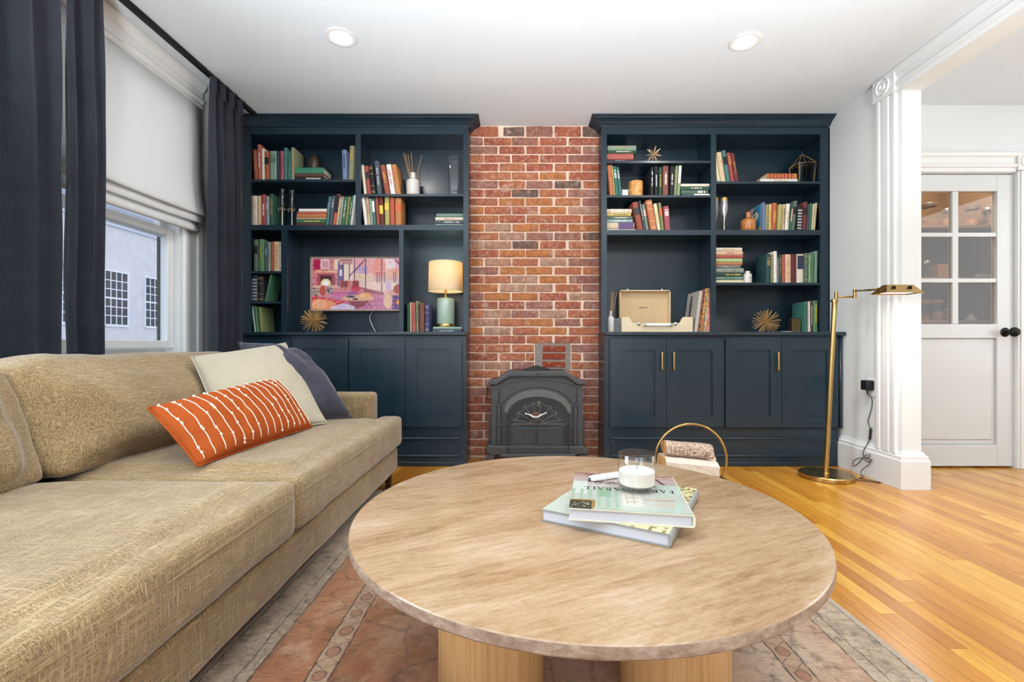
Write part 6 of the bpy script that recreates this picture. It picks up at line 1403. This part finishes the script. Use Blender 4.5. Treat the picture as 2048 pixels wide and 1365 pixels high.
part('wick', G().tube([(cx_, cy_, cz+.054), (cx_+.001, cy_, cz+.062), (cx_-.001, cy_, cz+.069)], .0012, 8).lathe([(.001, -.001), (.0025, .001), (.001, .004)], (cx_-.0025, cy_, cz+.067), 8).lathe([(.001, -.001), (.0025, .001), (.001, .004)], (cx_+.0015, cy_, cz+.068), 8), M_blackplastic, t, smooth=True)
# remote
za = zC+.0012; y0_ = F*(EYE-za)/(962-CY); p0 = Vector((X(1180, y0_), y0_)); y1_ = F*(EYE-za)/(950-CY); p1 = Vector((X(1262, y1_), y1_))
ra = math.atan2(p1.y-p0.y, p1.x-p0.x); L = (p1-p0).length
t = thing('remote_control', 'small white remote control lying behind the candle on the green book', 'remote', (p0.x, p0.y, za), None, (0, 0, ra)); ORG[t.name] = (0, 0, 0)
part('body', G().prism([(0, -.008), (.006, -.015), (L-.006, -.015), (L, -.008), (L, .008), (L-.006, .015), (.006, .015), (0, .008)], 'z', 0, .011), M_whiteplastic, t, bevel=.003)
part('button', G().lathe([(.0045, .011), (.004, .0118)], (.022, 0, 0), 14).lathe([(.003, .011), (.0026, .0117)], (.036, .004, 0), 12).lathe([(.003, .011), (.0026, .0117)], (.036, -.004, 0), 12), mat('grey_buttons', '#b9b9bc', .4), t)
part('sensor_window', G().box(-.0006, .0008, -.004, .004, .003, .008), M_blackplastic, t)
# ------------------------------------------------------------------ sofa
SF = -.70
t = thing('sofa', 'long olive beige tweed sofa with loose cushions under the window', 'sofa', (-1.27, 1.36, 0))
def shear(o, k, z0):
    me = o.data; org = ORG[o.name]
    for v in me.vertices:
        h = v.co.z+org[2]-z0
        v.co.x -= k*h
    me.update()
soft('base', [(-1.80, SF-.02, -.08, 2.79, .098, .243)], .018, 6, M_sofa, t, .002, .2)
b_ = soft('back_frame', [(-1.72, -1.59, -.08, 2.79, .245, .70)], .018, 8, M_sofa, t, .002, .2); shear(b_, .20, .245)
soft('arm', [(-1.80, -.838, 2.655, 2.797, .2435, .572)], .016, 5, M_sofa, t, .0015, .15)
soft('arm', [(-1.80, -.838, -.085, .06, .2435, .572)], .018, 5, M_sofa, t, .0015, .15)
s1 = soft('seat_cushion', [(-1.52, SF+.004, .07, 1.476, .2445, .425), (-1.46, -.79, .17, 1.39, .425, .447)], .016, 16, M_sofa, t, .005, .22)
s2 = soft('seat_cushion', [(-1.52, SF+.004, 1.474, 2.652, .2445, .425), (-.834, SF+.004, 2.60, 2.822, .2445, .425), (-1.46, -.79, 1.57, 2.58, .425, .447)], .016, 16, M_sofa, t, .005, .22)
part('piping', G().tube(smooth_path([(SF-.055, .095, .383), (SF-.008, .115, .378), (SF+.001, .2, .376), (SF+.002, .8, .375), (SF+.001, 1.36, .374), (SF-.008, 1.445, .376), (SF-.055, 1.468, .383)]), .0042, 8), M_piping, s1, smooth=True)
part('piping', G().tube(smooth_path([(SF-.055, 1.483, .383), (SF-.008, 1.505, .376), (SF+.001, 1.59, .374), (SF+.002, 2.1, .374), (SF+.001, 2.70, .373), (SF-.008, 2.785, .376), (SF-.06, 2.812, .383)]), .0042, 8), M_piping, s2, smooth=True)
for (a, b, dz_) in ((.075, 1.405, 0), (1.395, 2.645, .0)):
    c_ = soft('back_cushion', [(-1.60, -1.385, a, b, .43, .79), (-1.40, -1.33, a+.09, b-.09, .49, .74), (-1.36, -1.30, a+.2, b-.2, .53, .68), (-1.56, -1.41, a+.10, b-.10, .78, .815)], .017, 34, M_sofa, t, .009, .17); shear(c_, .40, .43)
def leg(x, y, dx): 
    g = G(); g.add([(x-.022, y-.022, .118), (x+.022, y-.022, .118), (x+.022, y+.022, .118), (x-.022, y+.022, .118), (x-.012+dx, y-.012, .0008), (x+.012+dx, y-.012, .0008), (x+.012+dx, y+.012, .0008), (x-.012+dx, y+.012, .0008)], [(3, 2, 1, 0), (4, 5, 6, 7), (0, 1, 5, 4), (1, 2, 6, 5), (2, 3, 7, 6), (3, 0, 4, 7)]); return g
for x, y, dx in ((-.765, 2.735, .004), (-1.74, 2.74, 0), (-.775, -.052, 0), (-1.74, -.05, 0)): part('leg', leg(x, y, dx), M_leg, t, bevel=.003)
# ------------------------------------------------------------------ pillows
def pillow(name, label, BL, BR, TR, TL, T, material, pinch=.05, wrinkle=.006, seed=0, nseg=34, toward=Vector((1, -.3, .4)), p=.5, slump=0):
    BL, BR, TR, TL = map(Vector, (BL, BR, TR, TL)); n = ((BR-BL).cross(TL-BL)).normalized()
    if n.dot(toward) < 0: n = -n
    ctr = (BL+BR+TR+TL)/4
    t = thing(name, label, 'pillow', tuple((BL+BR)/2))
    N_ = nseg; front = {}
    def P(u, v, side):
        a, b = 2*u-1, 2*v-1
        a2 = a*(1-pinch*(1-b*b)*abs(a)); b2 = b*(1-pinch*(1-a*a)*abs(b))
        uu, vv = (a2+1)/2, (b2+1)/2
        q = BL*(1-uu)*(1-vv)+BR*uu*(1-vv)+TR*uu*vv+TL*(1-uu)*vv
        h = max(0, (1-a**2)*(1-b**2))**p
        w_ = mnoise.fractal(Vector((u*3+seed, v*3, side*5)), 1, 2, 4)
        q = q+n*(side*h*T/2*(1 if side > 0 else .75)+wrinkle*w_*min(1, h*2))
        q.z -= slump*h
        return q
    vs = []; fs = []; m = N_+1
    for side in (1, -1):
        for j in range(m):
            for i in range(m): vs.append(P(i/N_, j/N_, side))
    for j in range(N_):
        for i in range(N_):
            fs.append((j*m+i, j*m+i+1, (j+1)*m+i+1, (j+1)*m+i)); o = m*m; fs.append((o+j*m+i, o+(j+1)*m+i, o+(j+1)*m+i+1, o+j*m+i+1))
    me = mesh('cover', G().add(vs, fs), material, True, ORG[t.name])
    bm = bmesh.new(); bm.from_mesh(me); bmesh.ops.remove_doubles(bm, verts=bm.verts, dist=.0004); bmesh.ops.recalc_face_normals(bm, faces=bm.faces); bm.to_mesh(me); bm.free(); shade(me, True)
    part('cover', me, material, t)
    part('seam', G().tube([P(i/N_, 0, 0) for i in range(0, m)]+[P(1, j/N_, 0) for j in range(1, m)]+[P(1-i/N_, 1, 0) for i in range(1, m)]+[P(0, 1-j/N_, 0) for j in range(1, N_)], .0035, 6, closed=True), material, t, smooth=True)
    return t, P
pillow('slate_pillow', 'slouched dark slate pillow wedged between the cream pillow and the arm', (-1.24, 2.28, .46), (-.93, 2.60, .445), (-1.20, 2.60, .80), (-1.465, 2.44, .865), .26, M_slate, .05, .035, 3, toward=Vector((1, -1, .3)), p=.38)
pillow('cream_pillow', 'square cream linen pillow leaning on the sofa behind the striped one', (-1.22, 1.93, .45), (-.965, 2.345, .455), (-1.265, 2.53, .86), (-1.475, 2.10, .795), .15, M_linen, .03, .008, 5)
def orange():
    n = N('burnt_orange_cotton'); p = n.pos(); z = n.noise(n.mapping(p, (200, 200, 200)), 1, 2); b = n.noise(p, 14, 3)
    n.set(Base_Color=n.ramp(n.math('ADD', n.math('MULTIPLY', z, .4), n.math('MULTIPLY', b, .6)), [(.3, lin('#943e12')), (.7, lin('#ad531d'))]), Roughness=.85); n.b.inputs['Specular IOR Level'].default_value = .2
    n.bump(z, .3, .001); return n.m
tp2, PP = pillow('striped_pillow', 'burnt orange lumbar pillow with cream stitched stripes on the sofa seat', (-1.055, 1.53, .45), (-.99, 2.235, .455), (-1.175, 2.265, .685), (-1.255, 1.575, .635), .135, orange(), .02, .006, 9, nseg=40, p=.42)
M_stitch = mat('cream_yarn', '#eadcc6', .9, vary=.08, nscale=200)
rs = random.Random(8)
for k in range(15):
    u = .035+.93*k/14; pts = [PP(u+.002*math.sin(j*.9+k), j/26, 1) for j in range(1, 26)]
    nn = (PP(.6, .5, 1)-PP(.6, .5, -1)).normalized()*.0015; g = G().tube([q+nn for q in pts], .0018, 6)
    for q in pts:
        if rs.random() < .16: g.lathe([(.001, -.006), (.0045, -.002), (.0045, .002), (.001, .006)], tuple(q+nn*1.4), 8)
    part('stitched_stripe', g, M_stitch, tp2, smooth=True)
# ------------------------------------------------------------------ curtains, track, blind
tk = thing('curtain_track', 'black ceiling curtain track above the window', 'curtain track', (-1.87, 1.4, 2.48))
part('rail', G().box(-1.885, -1.855, -.6, 3.28, 2.474, 2.4985), M_blackmetal, tk, bevel=.002)
part('end_cap', G().box(-1.888, -1.852, 3.28, 3.295, 2.471, 2.4985), M_blackmetal, tk, bevel=.003)
def curtain(label, y0, y1, x0, folds, amp, seed, drop=.012, top=2.468, flare=0.0):
    """pleated cloth: gathered at the head, deep folds below"""
    rr = random.Random(seed); nc = folds*16; nr = 30; ph = [rr.uniform(-.5, .5) for _ in range(folds+2)]; am = [rr.uniform(.6, 1.15) for _ in range(folds+2)]
    vs = []; fs = []
    for j in range(nr+1):
        v = j/nr; z = top-(top-drop)*(v**1.15)
        for i in range(nc+1):
            u = i/nc; fidx = u*folds; k = int(min(folds, fidx)); fr_ = fidx-k
            A = am[k]*(1-fr_)+am[k+1]*fr_; s = math.sin(2*PI*fidx+ph[k]*.6*math.sin(PI*v*1.3))
            s = math.copysign(abs(s)**.75, s)
            dx = amp*A*s*(.62+.38*min(1, v*3)); dx += .010*mnoise.noise(Vector((u*6+seed, z*2.2, seed)))
            sw = .35*(y1-y0)/folds*math.cos(2*PI*fidx)*.55
            yy = y0+(y1-y0)*u+sw+flare*(u-.5)*v+.008*mnoise.noise(Vector((seed, u*4, z*1.5)))
            hd = .0
            if j == 0: dx *= .7
            vs.append((x0+dx, yy, z))
    for j in range(nr):
        for i in range(nc): fs.append((j*(nc+1)+i, j*(nc+1)+i+1, (j+1)*(nc+1)+i+1, (j+1)*(nc+1)+i))
    t = thing('curtain', label, 'curtain', (x0, (y0+y1)/2, 0), 'navy curtains')
    o = part('drape', G().add(vs, fs), M_curtain, t, smooth=True)
    s_ = o.modifiers.new('solid', 'SOLIDIFY'); s_.thickness = .0016
    for k in range(folds):
        hd = G()
        yk = y0+(y1-y0)*(k+.25)/folds
        hd.prism([(x0+amp*.5-.006, yk-.014), (x0+amp*.5+.014, yk-.010), (x0+amp*.5+.010, yk-.005), (x0+amp*.5+.018, yk), (x0+amp*.5+.010, yk+.005), (x0+amp*.5+.014, yk+.010), (x0+amp*.5-.006, yk+.014)], 'z', top-.095, top-.004)
        part('pinch_pleat', hd, M_curtain, t)
    hk = G()
    for k in range(folds+1):
        yk = y0+(y1-y0)*k/folds; hk.tube([(x0, yk, top-.01), (x0-.002, yk, top+.004), (x0-.003, yk, 2.475)], .002, 6)
    part('hook', hk, M_blackmetal, t)
    return t
curtain('navy curtain nearest the camera, at the left edge above the sofa', 1.27, 1.853, -1.855, 4, .052, 2)
curtain('narrow navy curtain beside the blind, right of the gap of daylight', 1.895, 2.068, -1.855, 2, .036, 5)
curtain('navy curtain between the window and the left bookcase', 2.785, 3.135, -1.86, 4, .046, 8)
# roman blind
t = thing('roman_blind', 'white roman blind half lowered over the window with stacked folds', 'blind', (-1.98, 2.2, 1.55))
prof = [(-1.992, 2.352), (-1.990, 2.2), (-1.986, 1.95), (-1.977, 1.78), (-1.963, 1.70), (-1.953, 1.672), (-1.949, 1.658), (-1.953, 1.648), (-1.964, 1.650), (-1.974, 1.668)]
def sheet(pr, y0, y1, n=18, sag=0, ws=0):
    vs = []; fs = []; m = len(pr)
    for i in range(n+1):
        u = i/n; y = y0+(y1-y0)*u
        for (x, z) in pr:
            k = max(0, (2.35-z)/.7); vs.append((x+.006*k*mnoise.noise(Vector((y*3, z*3, ws))), y, z-sag*math.sin(PI*u)*k))
    for i in range(n):
        for k in range(m-1): fs.append((i*m+k, (i+1)*m+k, (i+1)*m+k+1, i*m+k+1))
    return G().add(vs, fs)
YB0, YB1 = 1.55, 2.93
def cl(name, pr, y1, ws): 
    o = part(name, sheet(pr, YB0, y1, 20, .012, ws), M_blind, t, smooth=True); s_ = o.modifiers.new('s', 'SOLIDIFY'); s_.thickness = .0025; return o
cl('main_panel', prof, YB1, 1)
cl('fold', [(-1.985, 1.70), (-1.972, 1.66), (-1.963, 1.622), (-1.960, 1.606), (-1.965, 1.598), (-1.974, 1.605), (-1.984, 1.63)], YB1-.03, 2)
cl('fold', [(-1.994, 1.66), (-1.988, 1.61), (-1.974, 1.566), (-1.968, 1.552), (-1.976, 1.544), (-1.990, 1.552), (-1.997, 1.58)], YB1-.055, 3)
part('head_rail', G().box(-2.0, -1.985, YB0, YB1, 2.335, 2.352), M_blind, t, bevel=.003)
part('bottom_bar', G().box(-1.990, -1.982, YB0+.01, YB1-.07, 1.555, 1.575), M_blind, t)
